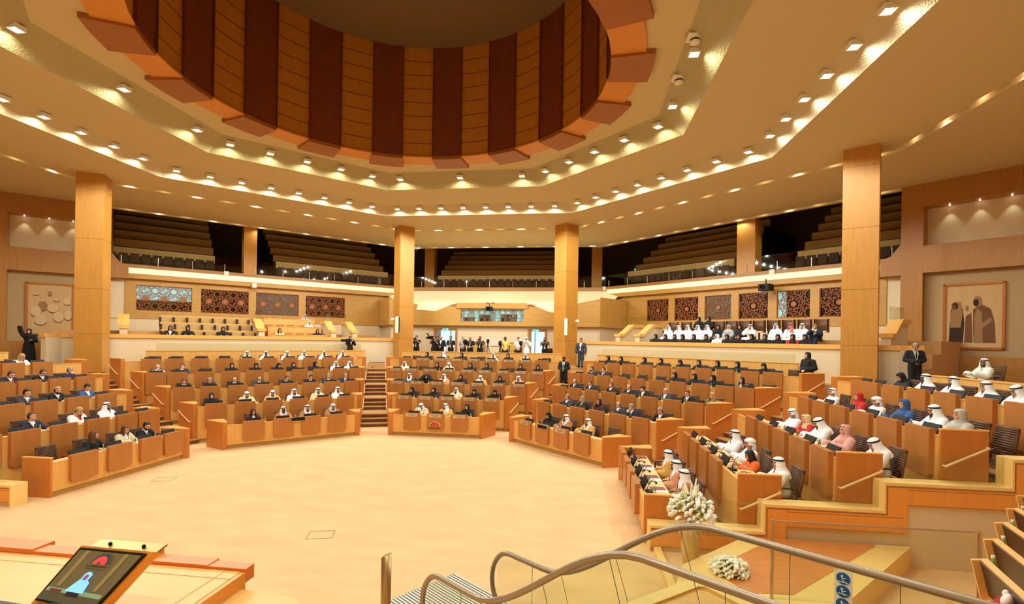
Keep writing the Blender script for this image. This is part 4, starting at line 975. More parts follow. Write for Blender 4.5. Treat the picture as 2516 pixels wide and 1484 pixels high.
# people on the right terrace
def terr(side, w_px, s_, z, o, h, lab, p='sit_lap', yaw=0, nod=0, sk='tan', ex='', ch=True):
    a_ = s_/sqrt(2); w_ = sqrt(2)*w_px-a_; x, y = DG(side, w_, a_)
    person(x, y, z, -side*R(45), o, h, lab, p, yaw, nod, sk, ex, 1, 'visitors on the terraces')
wide = MB(); wide.box(-.26, .26, -.22, .22, .36, .44); wide = wide.mesh('seat', CL['c'])
wb_ = MB(); wb_.lathe([(.27, .5), (.29, .75), (.25, .98), (.22, .98), (.25, .75), (.23, .5)], 20)
def tub():
    bm = MB(); n = 12
    for i in range(n):
        a0, a1 = R(-20+220*i/n), R(-20+220*(i+1)/n)
        for r0, r1 in ((.27, .31),):
            bm.add([(r*cos(t_), r*sin(t_)*.8, z_) for t_ in (a0, a1) for r in (r0, r1) for z_ in (.4, .98)], [(0, 1, 5, 4), (2, 6, 7, 3), (1, 3, 7, 5), (0, 4, 6, 2)])
    return bm.mesh('backrest', chb, True)
TB = tub()
def tubchair(side, xx, s_, z, lab):
    a_ = s_/sqrt(2); x, y = DG(side, sqrt(2)*xx-a_, a_); e = empty('tub_chair', (x, y, z), -side*R(45), lab, 'chair', 'upholstered tub chairs on the terraces')
    link('seat', wide, e); link('backrest', TB, e); b_ = MB(); b_.lathe([(.2, 0), (.04, .04), (.04, .38)], 10)
    if 'tb' not in CH: CH['tb'] = b_.mesh('base', bl)
    link('base', CH['tb'], e)
f1 = [(9.96, 'k'), (10.4, 'k'), (10.79, 'k'), (11.15, 'm'), (11.59, 'k'), (12.07, 'k'), (12.48, 'w'), (12.84, 'k'), (13.24, 'k'), (13.69, 'k'), (14.1, 'k'), (14.5, 'k'), (14.94, 'r'), (15.29, 'k')]
for i, (xx, c) in enumerate(f1):
    o, h = ('R'+c, 'hw' if c == 'w' else 'hk'); terr(1, xx, 37.6, 3.2, o, h, desc(o, h)+', %s from left, front row, right terrace' % ordn(i), yaw=(-15, 0, 10)[i % 3], nod=(0, 8)[i % 2])
    tubchair(1, xx, 37.7, 3.2, 'tub chair under the %s front row visitor, right terrace' % ordn(i))
f2 = [(10.78, *K_), (11.24, *K_), (11.64, *K_), (12.06, *K_), (12.45, *K_), (12.88, *A_), (13.27, 'Rl', 'hy'), (13.7, *A_), (14.05, *K_), (14.9, *K_), (15.36, 'Rw', 'gh'), (15.71, *K_), (16.1, 'Snwn', 'sr')]
for i, (xx, o, h) in enumerate(f2):
    terr(1, xx, 39.3, 3.7, o, h, desc(o, h)+', %s from left, second row, right terrace' % ordn(i), 'sit_chin' if i in (8, 12) else 'sit_lap', yaw=(0, -15, 10)[i % 3])
    tubchair(1, xx, 39.4, 3.7, 'tub chair under the %s second row visitor, right terrace' % ordn(i))
for i, xx in enumerate((12.43, 12.85)):
    terr(1, xx, 41, 4.2, 'Rk', 'hk', 'person in black robe and hijab, %s of two at the back of the right terrace' % ('left', 'right')[i], yaw=-15)
for i, xx in enumerate((11.3, 11.9, 13.3, 13.8, 14.3, 14.8, 15.3, 15.8, 16.3, 16.8)): tubchair(1, xx, 41.0, 4.2, 'empty tub chair, %s from left in the back row of the right terrace' % ordn(i))
# left terrace: bench rows, press desks, a few people
for i, (s_, z) in enumerate(((38.3, 3.35), (39.9, 3.75), (41.4, 4.15))):
    e = empty('terrace_bench', (0, 0, 0), 0, 'pale bench row with folding seats, %s from the front, left terrace' % ORD[i], 'bench', 'bench rows on the left terrace')
    a_ = s_/sqrt(2); b = MB(); dbox(b, -1, -9.6, -5.12, a_, a_+.07, z-.2, z+.95); b.obj('back_panel', wl, e)
    b = MB(); dbox(b, -1, -9.6, -5.12, a_-.03, a_+.02, z+.5, z+.9); b.obj('cushion', bch, e)
    b = MB()
    for j in range(8): dbox(b, -1, -9.55+j*.62, -9.45+j*.62, a_-.2, a_-.03, z+.35, z+.85)
    b.obj('seat_dividers', bcd, e)
for i, (s_, z, w0, w1) in enumerate(((37.4, 3.25, -13.5, -10.3), (39.3, 3.75, -13.3, -10.3), (41.2, 4.25, -13.3, -10.3))):
    e = empty('press_desk', (0, 0, 0), 0, 'long pale timber press desk, %s from the front, left terrace' % ORD[i], 'desk', 'press desks on the left terrace'); a_ = s_/sqrt(2)
    b = MB(); dbox(b, -1, w0, w1, a_, a_+.05, z-.1, z+.85); b.obj('front', wl, e); b = MB(); dbox(b, -1, w0, w1, a_-.02, a_+.5, z+.85, z+.89); b.obj('worktop', wt, e)
    for j in range(5):
        x, y = DG(-1, w0+.3+j*.62, a_+.85); q = MB(); q.box(-.22, .22, 0, .06, .45, .98); q.box(-.22, .22, -.4, 0, .4, .46)
        if 'pc' not in CH: CH['pc'] = q.mesh('seat_and_back', mat('tan_leather', (184, 96, 44), .5))
        cc = empty('press_chair', (x, y, z), R(45), 'tan leather chair, %s along the %s press desk, left terrace' % (ORD[j], ORD[i]), 'chair', 'tan press chairs'); link('seat_and_back', CH['pc'], cc)
        q = MB(); q.lathe([(.18, 0), (.03, .05), (.03, .4)], 8)
        if 'pb' not in CH: CH['pb'] = q.mesh('base', bl)
        link('base', CH['pb'], cc)
LT = [(418, 37.6, 3.25, 'Skw', 'ld', 'person with long dark hair and black jacket at the left end of the left terrace'), (461.8, 37.6, 3.25, *A_, 'person in black robe and hijab, second from left, left terrace'),
      (548, 37.6, 3.25, *A_, 'person in black robe and hijab alone in the middle of the left terrace'), (687, 38.2, 3.25, 'Lw', 'ld', 'person in white top and mask at the first press desk, left terrace'),
      (780, 38.2, 3.25, 'Rk', 'ld', 'person in black with dark hair leaning at the right of the first press desk'), (760, 40.1, 3.75, *K_, 'person in white headcloth at the right of the second press desk'), (749.6, 42.0, 4.25, 'Rl', 'gy', 'person in grey robe and headcloth at the top press desk')]
LTW = [-5.5, -6.26, -7.85, -10.77, -12.9, -12.78, -12.89]
for (px_, s_, z, o, h, lab), w_ in zip(LT, LTW):
    a_ = s_/sqrt(2); x, y = DG(-1, w_, a_); person(x, y, z, R(45), o, h, lab, 'sit', 0, 0, 'tan', '', 1, 'visitors on the terraces')
# ramped parapets (stair walls) on the terraces
for side, lst in ((-1, ((-13.9, 0), (-15.2, 0), (-3.9, 0), (-9.95, 0))), (1, ((-15.1, 0), (-13.7, 0), (-2.3, 0)))):
    for i, (w0, w1) in enumerate(lst):
        e = empty('ramped_parapet', (0, 0, 0), 0, 'cream stair parapet with sloping timber cap, %s on the %s terrace' % (ORD[i], 'left' if side < 0 else 'right'), 'parapet', 'stair parapets on the terraces')
        a0, a1 = 26.2, 28.3; b = MB()
        for ww_, z0, z1, mt_, nm in ((.0, 4.3, 5.0, cw, 'wall'),):
            p = [(a0, 3.2), (a0, 4.3), (a0+.3, 4.3), (a1-.9, 4.85), (a1, 4.85), (a1, 3.2)]
            V = [(*DG(side, w0+.12, q[0]), q[1]) for q in p]+[(*DG(side, w0+.42, q[0]), q[1]) for q in p]; n = len(p)
            b.add(V, [tuple(range(n)), tuple(range(2*n-1, n-1, -1))]+[(j, (j+1) % n, n+(j+1) % n, n+j) for j in range(n)])
        b.obj('wall', cw, e); b = MB()
        p = [(a0-.05, 4.3), (a0-.05, 4.46), (a0+.3, 4.46), (a1-.9, 5.03), (a1+.05, 5.03), (a1+.05, 4.85), (a1-.9, 4.85), (a0+.3, 4.3)]
        V = [(*DG(side, w0+.06, q[0]), q[1]) for q in p]+[(*DG(side, w0+.5, q[0]), q[1]) for q in p]; n = len(p)
        b.add(V, [(0, 1, 2, 7), (7, 2, 3, 6), (6, 3, 4, 5), (8+7, 8+2, 8+1, 8), (8+6, 8+3, 8+2, 8+7), (8+5, 8+4, 8+3, 8+6)]+[(j, n+j, n+(j+1) % n, (j+1) % n) for j in range(n)])
        b.obj('cap', wt, e); b = MB(); dbox(b, side, w0+.27, w0+.285, a0+.3, a1, 5.0, 5.5); b.obj('glass_pane', gls, e)
# ------------------------------------------------------------------ south walls with stepped caps
STEP = [(7.15, 9.22, .50), (9.22, 11.27, 1.02), (11.27, 13.33, 1.53), (13.33, 16.2, 2.04)]
for s_, sn in ((1, 'right'), (-1, 'left')):
    y0, y1 = 9.72, 10.04
    m = MB()
    for i, (x0, x1, z) in enumerate(STEP):
        m.box(min(s_*x0, s_*x1), max(s_*x0, s_*x1), y0+.03, y1, 0, z-.05)
    m.box(min(s_*16.2, s_*26.9), max(s_*16.2, s_*26.9), y0+.03, y1, 0, 2.5)
    struct('wall_%s_stepped' % sn, m, cw)
    m = MB()
    for i, (x0, x1, z) in enumerate(STEP):
        a, b = min(s_*x0, s_*x1), max(s_*x0, s_*x1); m.box(a, b, y0-.02, y1+.02, z-.05, z)
        q = s_*x0; zp = STEP[i-1][2] if i else 0
        m.box(min(q-s_*.03, q), max(q-s_*.03, q), y0-.02, y1+.02, zp, z)
    struct('trim_%s_stepped_cap' % sn, m, mat('cap_maple', (246, 208, 128), .45))
    m = MB()
    for i, (x0, x1, z) in enumerate(STEP):
        w_ = .36; xa, xb = x0, x1+(w_ if i < 3 else 0)
        zl = z-.05-w_ if i else z-.05-w_
        a, b = sorted((s_*(x0 if i == 0 else x0+w_), s_*xb)); m.box(a, b, y0-.01, y0+.04, zl, z-.09)
        if i: a, b = sorted((s_*(x0+.04), s_*(x0+w_))); m.box(a, b, y0-.01, y0+.04, STEP[i-1][2]-.09, z-.09)
    struct('trim_%s_stepped_band' % sn, m, mat('band_honey', (238, 160, 70), .45, var=.06, scale=GR))
    m = MB()
    for i, (x0, x1, z) in enumerate(STEP):
        a, b = sorted((s_*(x0+(.36 if i else .05)), s_*(x1+.3))); m.box(a, b, y0-.014, y0, z-.125, z-.115); m.box(a, b, y0-.014, y0, z-.40, z-.39)
    struct('trim_%s_stepped_lines' % sn, m, wo)
    for i, (x0, x1, z) in enumerate(STEP):
        m = MB(); a, b = sorted((s_*(x0+.35), s_*(x1+.02))); m.box(a, b, y0+.15, y0+.165, z, z+.5)
        m.obj('glass_screen', gls, None, label='low glass screen on the %s step of the %s stepped wall' % (ORD[i], sn), cat='glass screen', group='glass screens on the stepped walls')
# low platform with parquet, border and flowers
m = MB(); m.prism([(8.75, 9.7), (11.69, 9.7), (9.35, 7.3), (8.0, 6.6), (7.2, 7.6), (7.45, 8.3), (8.72, 9.55)], 0, .4)
o = m.obj('floor_platform', mat('cap_maple', (246, 208, 128), .45), None, kind='structure')
m = MB(); m.prism([(9.05, 9.7), (11.1, 9.7), (11.04, 9.6), (8.83, 7.55), (8.2, 7.5), (7.83, 8.18), (9.09, 9.4)], .395, .406); m.obj('parquet_inlay', mat('parquet_orange', (222, 138, 70), .35, var=.12, scale=(2, 9, 2)), o)
m = MB(); m.prism([(7.2, 8.0), (7.33, 8.0), (7.33, 9.7), (7.2, 9.7)], 0, .1); struct('trim_platform_kerb', m, MATS['cap_maple'])
m = MB(); m.prism([(6.35, 5.8), (7.17, 6.45), (7.38, 6.47), (7.78, 5.98), (9.4, 5.5), (9.2, 3.2), (6.9, 4.2)], 0, .97); o = m.obj('floor_landing', wl, None, kind='structure')
m = MB(); m.prism([(6.3, 5.8), (7.15, 6.5), (7.4, 6.52), (7.85, 6.0), (9.45, 5.55), (9.4, 5.35), (7.72, 5.82), (7.3, 6.33), (7.22, 6.33), (6.4, 5.66)], .93, 1.0); m.obj('landing_cap', MATS['cap_maple'], o)
# glass screen on the platform
e = empty('glass_partition', (8.47, 7.39, .4), 0, 'tall clear glass partition with steel edges on the low platform', 'glass partition')
dv = Vector((11.1-8.47, 7.41-7.39, 0)); m = MB(); m.box(0, 2.63, -.01, .01, 0, 1.1); m.obj('glass_pane', gls, e)
for x in (0, 2.63): m = MB(); m.box(x-.015, x+.015, -.02, .02, 0, 1.12); m.obj('edge_post', stl, e)
m = MB(); m.box(0, 2.63, -.014, .014, 1.095, 1.11); m.obj('top_rail', stl, e)
# flowers
def petal_ball(r, n, seed, m_=None):
    random.seed(seed); mb = MB()
    for j in range(n):
        t_ = random.uniform(0, 2*pi); e_ = random.uniform(-.3, 1.2); c = Vector((cos(t_)*cos(e_), sin(t_)*cos(e_), sin(e_)))*r*random.uniform(.35, .8)
        mb.ell(c, (r*.55, r*.55, r*.3), Matrix.Rotation(t_, 4, 'Z'), 7, 5)
    return mb
wfl = mat('petal_white', (255, 255, 248), .6); gfl = mat('leaf_green', (110, 140, 66), .6); pfl = mat('plume_cream', (236, 216, 176), .8)
rose = petal_ball(.062, 9, 1).mesh('white_rose', wfl, True); rose2 = petal_ball(.045, 7, 2).mesh('cream_rose', mat('petal_cream', (244, 234, 190), .6), True)
def bouquet(loc, r, flat, n, label, nm, seed):
    random.seed(seed); e = empty(nm, loc, 0, label, 'flower arrangement')
    g = MB()
    for j in range(90):
        t_ = random.uniform(0, 2*pi); e_ = random.uniform(-.2, 1.4); d = Vector((cos(t_)*cos(e_), sin(t_)*cos(e_), sin(e_)*flat)); a = d*r*.4; b = d*r*random.uniform(.85, 1.12)
        s = d.cross(Vector((0, 0, 1))).normalized()*.022; mid = (a+b)/2+Vector((0, 0, .02)); g.add([a, mid+s, b, mid-s], [(0, 1, 2, 3)])
    g.obj('leaves', gfl, e, kind='stuff')
    for j in range(n):
        f = (j+.5)/n; th = math.acos(1-1.25*f); ph = j*2.39996; d = Vector((sin(th)*cos(ph), sin(th)*sin(ph), cos(th)*flat)); o = link('white_rose' if j % 3 else 'cream_rose', rose if j % 3 else rose2, e, tuple(d*r*random.uniform(.8, .98)))
        o.rotation_euler = (random.uniform(0, .8), random.uniform(0, .8), ph); s = random.uniform(.6, 1.1); o.scale = (s, s, s)
    return e
bq = bouquet((7.72, 9.0, 1.02), .41, .85, 96, 'tall white flower arrangement in a pale vase beside the low platform', 'flower_arrangement', 4)
m = MB()
for j in range(260):
    t_ = random.uniform(0, 2*pi); r_ = random.uniform(.18, .42); b = Vector((r_*cos(t_), r_*sin(t_), random.uniform(-.42, -.15))); a = b*.45+Vector((0, 0, -.05)); s = Vector((-sin(t_), cos(t_), 0))*.006
    m.add([a-s, a+s, b], [(0, 1, 2)])
m.obj('pampas_plumes', pfl, bq, kind='stuff')
for j in range(7):
    t_ = j*.9; a = Vector((.1*cos(t_), .1*sin(t_), .25)); b = Vector(((.12+.07*(j % 3))*cos(t_), (.12+.07*(j % 3))*sin(t_), .48+.05*(j % 2))); m = MB()
    for q in range(9): c = a.lerp(b, q/8); m.ell(c, (.03-.002*q, .03-.002*q, .03), None, 6, 4)
    m.obj('flower_spike', wfl if j % 2 else MATS['petal_cream'], bq, True)
m = MB(); m.lathe([(.001, -1.0), (.10, -1.0), (.15, -.75), (.16, -.55), (.11, -.3), (.12, -.15), (.1, -.15), (.09, -.3)], 24); m.obj('vase', mat('vase_sand', (206, 176, 108), .35), bq, True)
bouquet((8.12, 8.15, .43), .30, .62, 90, 'low white rose arrangement lying on the parquet platform', 'flower_arrangement', 9)

# ------------------------------------------------------------------ escalator
EM = Matrix(((.8, .6, 0, 0), (-.6, .8, 0, 0), (0, 0, 1, 0), (0, 0, 0, 1)))
esc = empty('escalator', (0, 0, 0), 0, 'short escalator with glass sides and bronze handrails rising from the hall floor', 'escalator')
def rail_z(s): 
    t_ = min(1, max(0, (s-.95)/2.25)); return .95+1.16*(t_*t_*(3-2*t_))*1.0
def epos(ox, oy, s, z): return Vector((ox+.8*s, oy-.6*s, z))
for (ox, oy), s1, nm in (((4.53, 7.15), 6.0, 'far'), ((3.73, 6.33), 5.6, 'near')):
    pts = []
    for i in range(15): a = -pi*.42+(pi*.92)*i/14; pts.append(epos(ox, oy, .32-.36*cos(a), .50+.45*sin(a)))
    pts += [epos(ox, oy, .32+.15*i, rail_z(.32+.15*i)) for i in range(1, int((s1-.32)/.15))]
    m = MB(); m.tube(pts, .036, 10); m.obj('handrail', brz, esc, True)
    m = MB(); m.tube([p+Vector((0, 0, 0)) for p in pts[:16]], .045, 8); 
    m = MB(); v = []; N_ = 40
    for i in range(N_+1):
        s = .05+(s1-.2)*i/N_; z1 = rail_z(s)-.03; z0 = max(0.12, rail_z(s)-.95+.05)
        if s < .35: z1 = .5+.45*sqrt(max(0, 1-((.32-s)/.36)**2))-.03
        v += [epos(ox, oy, s, z0), epos(ox, oy, s, z1)]
    n = Vector((.6, .8, 0))*.012
    m.add(v, [(2*i, 2*i+2, 2*i+3, 2*i+1) for i in range(N_)]); m.add([p+n for p in v], [(2*i, 2*i+2, 2*i+3, 2*i+1) for i in range(N_)])
    m.obj('glass_side', gls, esc)
    for s in (.75, 1.5, 2.3, 3.1, 3.9, 4.7):
        m = MB(); a = epos(ox, oy, s+.0, max(.12, rail_z(s)-.9)); b = epos(ox, oy, s-(.25 if 1 < s < 3.2 else 0), rail_z(s-(.25 if 1 < s < 3.2 else 0))-.03); m.tube([a, b], .004, 5); m.obj('glass_joint', mat('joint_dark', (130, 116, 84), .5), esc)
    m = MB(); v = []
    for i in range(25):
        s = .1+(s1-.2)*i/24; z0 = max(.0, rail_z(s)-.95-.12); z1 = max(.12, rail_z(s)-.95+.07)
        for q in (-.06, .07): v += [epos(ox, oy, s, z0)+Vector((.6, .8, 0))*q, epos(ox, oy, s, z1)+Vector((.6, .8, 0))*q]
    m.add(v, [f for i in range(24) for f in ((4*i, 4*i+4, 4*i+5, 4*i+1), (4*i+2, 4*i+3, 4*i+7, 4*i+6), (4*i+1, 4*i+5, 4*i+7, 4*i+3))])
    m.obj('skirt_deck', stl, esc)
for i in range(14):
    s = .3+i*.36; z = max(.03, rail_z(s+.1)-.93); m = MB(); a = epos(3.78, 6.38, s, 0); M = Matrix.Translation((a.x, a.y, 0)) @ Matrix.Rotation(atan2(-.6, .8), 4, 'Z')
    m.box(0, .37, .06, 1.02, max(0, z-.25), z, M)
    for j in range(16): m.box(0, .36, .07+j*.06, .09+j*.06, z, z+.012, M)
    m.obj('step', mat('step_metal', (110, 106, 98), .4, metal=.8), esc)
m = MB(); M = Matrix.Translation((3.25, 6.65, 0)) @ Matrix.Rotation(atan2(-.6, .8), 4, 'Z'); M2 = Matrix.Translation((3.02, 7.24, 0)) @ Matrix.Rotation(atan2(-.6, .8), 4, 'Z')
g = MB(); g.box(-.05, 1.6, -.5, 1.15, 0, .02, M2); g.obj('landing_plate', mat('plate_grey', (120, 122, 116), .4, metal=.6), esc)
g = MB()
for j in range(30): g.box(-.03, 1.58, -.48+j*.055, -.452+j*.055, .02, .028, M2)
g.obj('plate_grooves', mat('plate_pale', (200, 196, 180), .4, metal=.4), esc)
m = MB(); m.box(-.14, .14, -.08, .08, .0, .16, Matrix.Translation((4.62, 6.45, .1)) @ Matrix.Rotation(.4, 4, 'Y')); m.obj('comb_cover', bl, esc)
# safety sign strip on the far glass
sb = mat('sign_blue', (24, 88, 150), .5)
M = Matrix.Translation((7.985, 4.56, 0)) @ Matrix.Rotation(atan2(-.6, .8), 4, 'Z')
e = empty('safety_sign', (0, 0, 0), 0, 'white strip with three round blue pictogram signs on the escalator glass', 'sign')
m = MB(); m.box(-.065, .065, -.03, -.02, 1.72, 2.07, M); m.obj('strip', wm, e)
def disc(mb, cx, cz, r, y, M): 
    n = 24; v = [(cx+r*cos(2*pi*i/n), y, cz+r*sin(2*pi*i/n)) for i in range(n)]+[(cx+r*cos(2*pi*i/n), y+.004, cz+r*sin(2*pi*i/n)) for i in range(n)]
    mb.add(v, [tuple(range(n)), tuple(range(2*n-1, n-1, -1))]+[(i, n+i, n+(i+1) % n, (i+1) % n) for i in range(n)], M)
for i, z in enumerate((2.01, 1.90, 1.79)):
    m = MB(); disc(m, 0, z, .05, -.036, M); o = m.obj('blue_disc', sb, e)
    m = MB(); disc(m, -.008, z+.02, .009, -.039, M)
    m.tube([M @ Vector((-.008, -.038, z+.01)), M @ Vector((-.004, -.038, z-.014)), M @ Vector((.014, -.038, z-.03))], .004, 5); m.tube([M @ Vector((-.008, -.038, z)), M @ Vector((.02, -.038, z+.004*(i+1)))], .0035, 5); m.tube([M @ Vector((-.034, -.038, z-.03+.01*i)), M @ Vector((.034, -.038, z-.03+.008*i))], .003, 5)
    m.obj('pictogram', wm, o)
# brushed post
m = MB(); m.lathe([(.07, 0), (.07, .97)], 20); m.v = [(x, y, z+(.03*(x/.07+1) if z > .5 else 0)) for x, y, z in m.v]; m.f.append(tuple(range(20, 40))); m.m.append(0)
o = m.obj('steel_post', mat('post_bronze', (176, 146, 96), .3, metal=.8), None, True, label='round brushed metal post with slanted top beside the escalator landing', cat='post'); o.location = (3.12, 6.53, 0)
# ------------------------------------------------------------------ near podium
ptop = mat('podium_maple', (234, 182, 98), .4, var=.04, scale=(2, 6, 2)); pedge = mat('podium_edge', (240, 160, 60), .4)
e = empty('podium_desk', (0, 0, 0), 0, 'large maple speaker podium with a lower side wing near the camera', 'podium')
m = MB(); m.box(1.0, 3.72, 1.3, 2.70, 2.52, 2.6); m.obj('worktop', ptop, e)
m = MB(); m.box(1.0, 3.68, 2.55, 2.68, 1.2, 2.52); m.box(3.6, 3.68, 1.3, 2.6, 1.2, 2.52); m.obj('body', wl, e)
for x0, x1, y0, y1, z in ((1.0, 2.28, 2.702, 2.84, 2.63), (2.28, 2.6, 2.702, 2.80, 2.62), (3.1, 3.5, 2.702, 2.80, 2.62), (3.5, 3.75, 2.702, 2.78, 2.615)):
    m = MB(); m.box(x0, x1, y0, y1, z-.08, z); m.obj('edge_block', mat('podium_orange', (232, 130, 50), .4), e)
m = MB(); m.box(1.0, 3.72, 2.60, 2.606, 2.6, 2.602); m.box(3.62, 3.626, 1.3, 2.7, 2.6, 2.602); m.obj('inlay_line', pedge, e)
m = MB(); m.box(3.722, 3.75, 1.3, 2.7, 2.46, 2.598); m.obj('side_edge', pedge, e)
m = MB(); m.prism([(3.7, 2.66), (4.12, 2.62), (4.38, 2.35), (4.3, 1.3), (3.7, 1.3)], 2.46, 2.52); m.obj('side_wing', ptop, e)
m = MB(); m.box(3.75, 4.2, 1.4, 2.45, 1.2, 2.46); m.obj('wing_body', wl, e)
m = MB(); m.box(.6, 4.4, -.6, 3.0, 0, 1.2); struct('floor_dais', m, stc)
pl = MB(); pl.box(-.24, .24, -.04, .05, 0, .012); o = pl.obj('name_board', mat('brass_plate', (168, 148, 84), .35, metal=.6), None, label='long brass name board with two small screws on the podium front edge', cat='name board'); o.location = (2.86, 2.80, 2.64); o.rotation_euler = (R(12), 0, 0)
for x in (-.12, .12): q = MB(); q.ell((x, 0, .02), (.012, .012, .012), None, 8, 6); q.obj('screw', bl, o)
q = MB(); q.box(-.23, .23, -.035, .03, -.09, 0); q.obj('holder', wl, o)
# podium monitor: four measured corners
BL, BR, TR, TL = Vector((2.93, 2.20, 2.625)), Vector((3.30, 2.17, 2.61)), Vector((3.47, 2.30, 2.86)), Vector((3.07, 2.31, 2.86))
X = (BR-BL).normalized(); U_ = ((TL+TR)/2-(BL+BR)/2); w_ = .385; h_ = U_.length*1.0; Yv = U_.normalized(); Nn = X.cross(Yv).normalized()
MS = Matrix((( *[X.x, Yv.x, Nn.x], BL.x), (*[X.y, Yv.y, Nn.y], BL.y), (*[X.z, Yv.z, Nn.z], BL.z), (0, 0, 0, 1)))
e = empty('podium_monitor', (0, 0, 0), 0, 'tilted monitor in a timber housing showing a person at a desk, on the podium', 'monitor')
w_ = .37; sk_ = .09
def sp(x, y, n=0): return BL+(BR-BL)*x*(1-y)+(TR-TL)*x*y+(TL-BL)*y+Nn*n
def sq_(mb, x0, x1, y0, y1, n0, n1=None):
    n1 = n0-.002 if n1 is None else n1
    v = [sp(x, y, n) for n in (n1, n0) for x, y in ((x0, y0), (x1, y0), (x1, y1), (x0, y1))]
    mb.add(v, [(3, 2, 1, 0), (4, 5, 6, 7), (0, 1, 5, 4), (1, 2, 6, 5), (2, 3, 7, 6), (3, 0, 4, 7)])
m = MB(); sq_(m, -.04, 1.06, -.08, 1.04, -.012, -.06); m.obj('housing', pedge, e)
m = MB(); sq_(m, 0, 1, 0, 1, 0, -.012); m.obj('bezel', bl, e)
def em(n_, c, s=.9): return mat('screen_'+n_, c, .4, emit=s)
scr = [('screen', (.03, .97, .04, .96), em('wall', (96, 84, 52), .55)), ('screen_column', (.14, .2, .3, .96), em('stripe', (128, 112, 66), .6)), ('screen_column', (.74, .8, .3, .96), em('stripe', (128, 112, 66), .6)),
       ('screen_desk', (.03, .97, .04, .2), em('desk', (78, 74, 54), .5)), ('screen_desktop', (.05, .95, .2, .27), em('top', (120, 150, 110), .6)), ('screen_monitor', (.4, .6, .16, .24), em('dark', (24, 18, 40), .3)), ('screen_monitor', (.12, .3, .2, .25), em('red', (110, 40, 50), .5))]
for i, (nm, (a, b, c, d), m_) in enumerate(scr): m = MB(); sq_(m, a, b, c, d, .0015*(i+1)); m.obj(nm, m_, e)
def spoly(pts, n, m_, nm): m = MB(); k = len(pts); m.add([sp(x, y, n) for x, y in pts], [tuple(range(k))]); m.obj(nm, m_, e)
robe = em('robe', (120, 190, 236), 1.0)
spoly([(.36, .24), (.66, .24), (.62, .42), (.55, .48), (.44, .46)], .014, robe, 'screen_robe')
spoly([(.45, .44), (.57, .44), (.57, .56), (.53, .6), (.48, .6), (.45, .56)], .016, robe, 'screen_headcloth')
spoly([(.48, .46), (.54, .46), (.54, .55), (.48, .55)], .018, em('face', (140, 80, 120), .6), 'screen_face')
for r0, r1, c_, nm in ((.10, .13, em('dkarc', (40, 60, 70), .5), 'screen_arc'), (.03, .10, em('redarc', (200, 60, 60), .8), 'screen_arch')):
    pts = [(.5+r1*cos(pi*i/12), .74+1.5*r1*sin(pi*i/12)) for i in range(13)]+[(.5+r0*cos(pi-pi*i/12), .74+1.5*r0*sin(pi*i/12)) for i in range(13)]; spoly(pts, .013 if r0 < .05 else .012, c_, nm)
spoly([(.34, .69), (.66, .69), (.66, .71), (.34, .71)], .013, em('lett', (40, 34, 30), .3), 'screen_lettering'); spoly([(.36, .65), (.62, .65), (.62, .66), (.36, .66)], .013, em('lett', (40, 34, 30), .3), 'screen_lettering')
# keyboard, microphone
e = empty('keyboard', (2.95, 2.07, 2.605), R(-4), 'black computer keyboard in front of the podium monitor', 'keyboard')
m = MB(); m.box(-.27, .2, -.09, .09, 0, .015); m.obj('base', bl, e); m = MB()
for j in range(5):
    for i in range(20): m.box(-.26+i*.0228, -.242+i*.0228, -.08+j*.034, -.052+j*.034, .015, .022)
m.obj('keys', mat('key_grey', (70, 66, 62), .5), e, kind='stuff')
m = MB(); m.tube([(3.46, 2.0, 2.6), (3.44, 2.03, 2.66), (3.35, 2.06, 2.70), (3.2, 2.06, 2.70), (3.08, 2.03, 2.68)], .008, 8); m.box(3.42, 3.52, 1.92, 2.02, 2.6, 2.615)
e = m.obj('gooseneck_microphone', bl, None, True, label='black gooseneck microphone bending over the podium keyboard', cat='microphone')
# ------------------------------------------------------------------ desks at the far right edge
b0, dd = Vector((8.9, 4.46, 0)), Vector((.473, .497, 0)); un = dd.normalized(); nn = Vector((un.y, -un.x, 0))
rd = empty('desk_row', (0, 0, 0), 0, 'timber desk row with big dark screens at the right edge, seen from behind', 'desk row')
Mr = Matrix(((un.x, nn.x, 0, b0.x), (un.y, nn.y, 0, b0.y), (0, 0, 1, 0), (0, 0, 0, 1)))
m = MB(); m.box(-.5, 4, .35, .42, 1.2, 1.85, Mr); m.obj('body', wl, rd)
TT = [(8.98, 4.48), (9.43, 4.97), (9.89, 5.46), (10.38, 5.96), (10.9, 6.5)]
for i, (tx, ty) in enumerate(TT):
    Mi = Matrix(((-.31, -.95, 0, tx), (-.95, .31, 0, ty), (0, 0, 1, 2.25), (0, 0, 0, 1)))   # local x along the panel, y towards the hall
    Mi = Mi @ Matrix.Rotation(R(-12), 4, 'X')
    m = MB(); m.box(-.03, .72, -.05, 0, -.42, .015, Mi); m.box(-.03, 0, 0, .06, -.3, .015, Mi); p = m.obj('screen_housing', wl, rd)
    m = MB(); m.box(.01, .70, 0, .012, -.26, 0, Mi); m.obj('screen', mat('screen_brown', (40, 24, 14), .3, spec=.5), p)
    e = empty('water_bottle', (tx+.16, ty+.10, 2.06), 0, 'small water bottle, %s from the near end on the right edge desk' % ORD[i], 'bottle', 'water bottles on the desks'); link('bottle_body', bot, e); link('bottle_label', lbm, e); link('bottle_cap', cpm, e)
    m = MB(); m.box(.0, .7, -.45, -.05, -.21, -.19, Matrix(((-.31, -.95, 0, tx), (-.95, .31, 0, ty), (0, 0, 1, 2.25), (0, 0, 0, 1)))); m.obj('shelf', MATS['worktop_pale'], rd)
e = empty('tissue_box', (8.80, 4.02, 2.14), .7, 'red tissue box with a white tissue at the bottom right corner', 'tissue box')
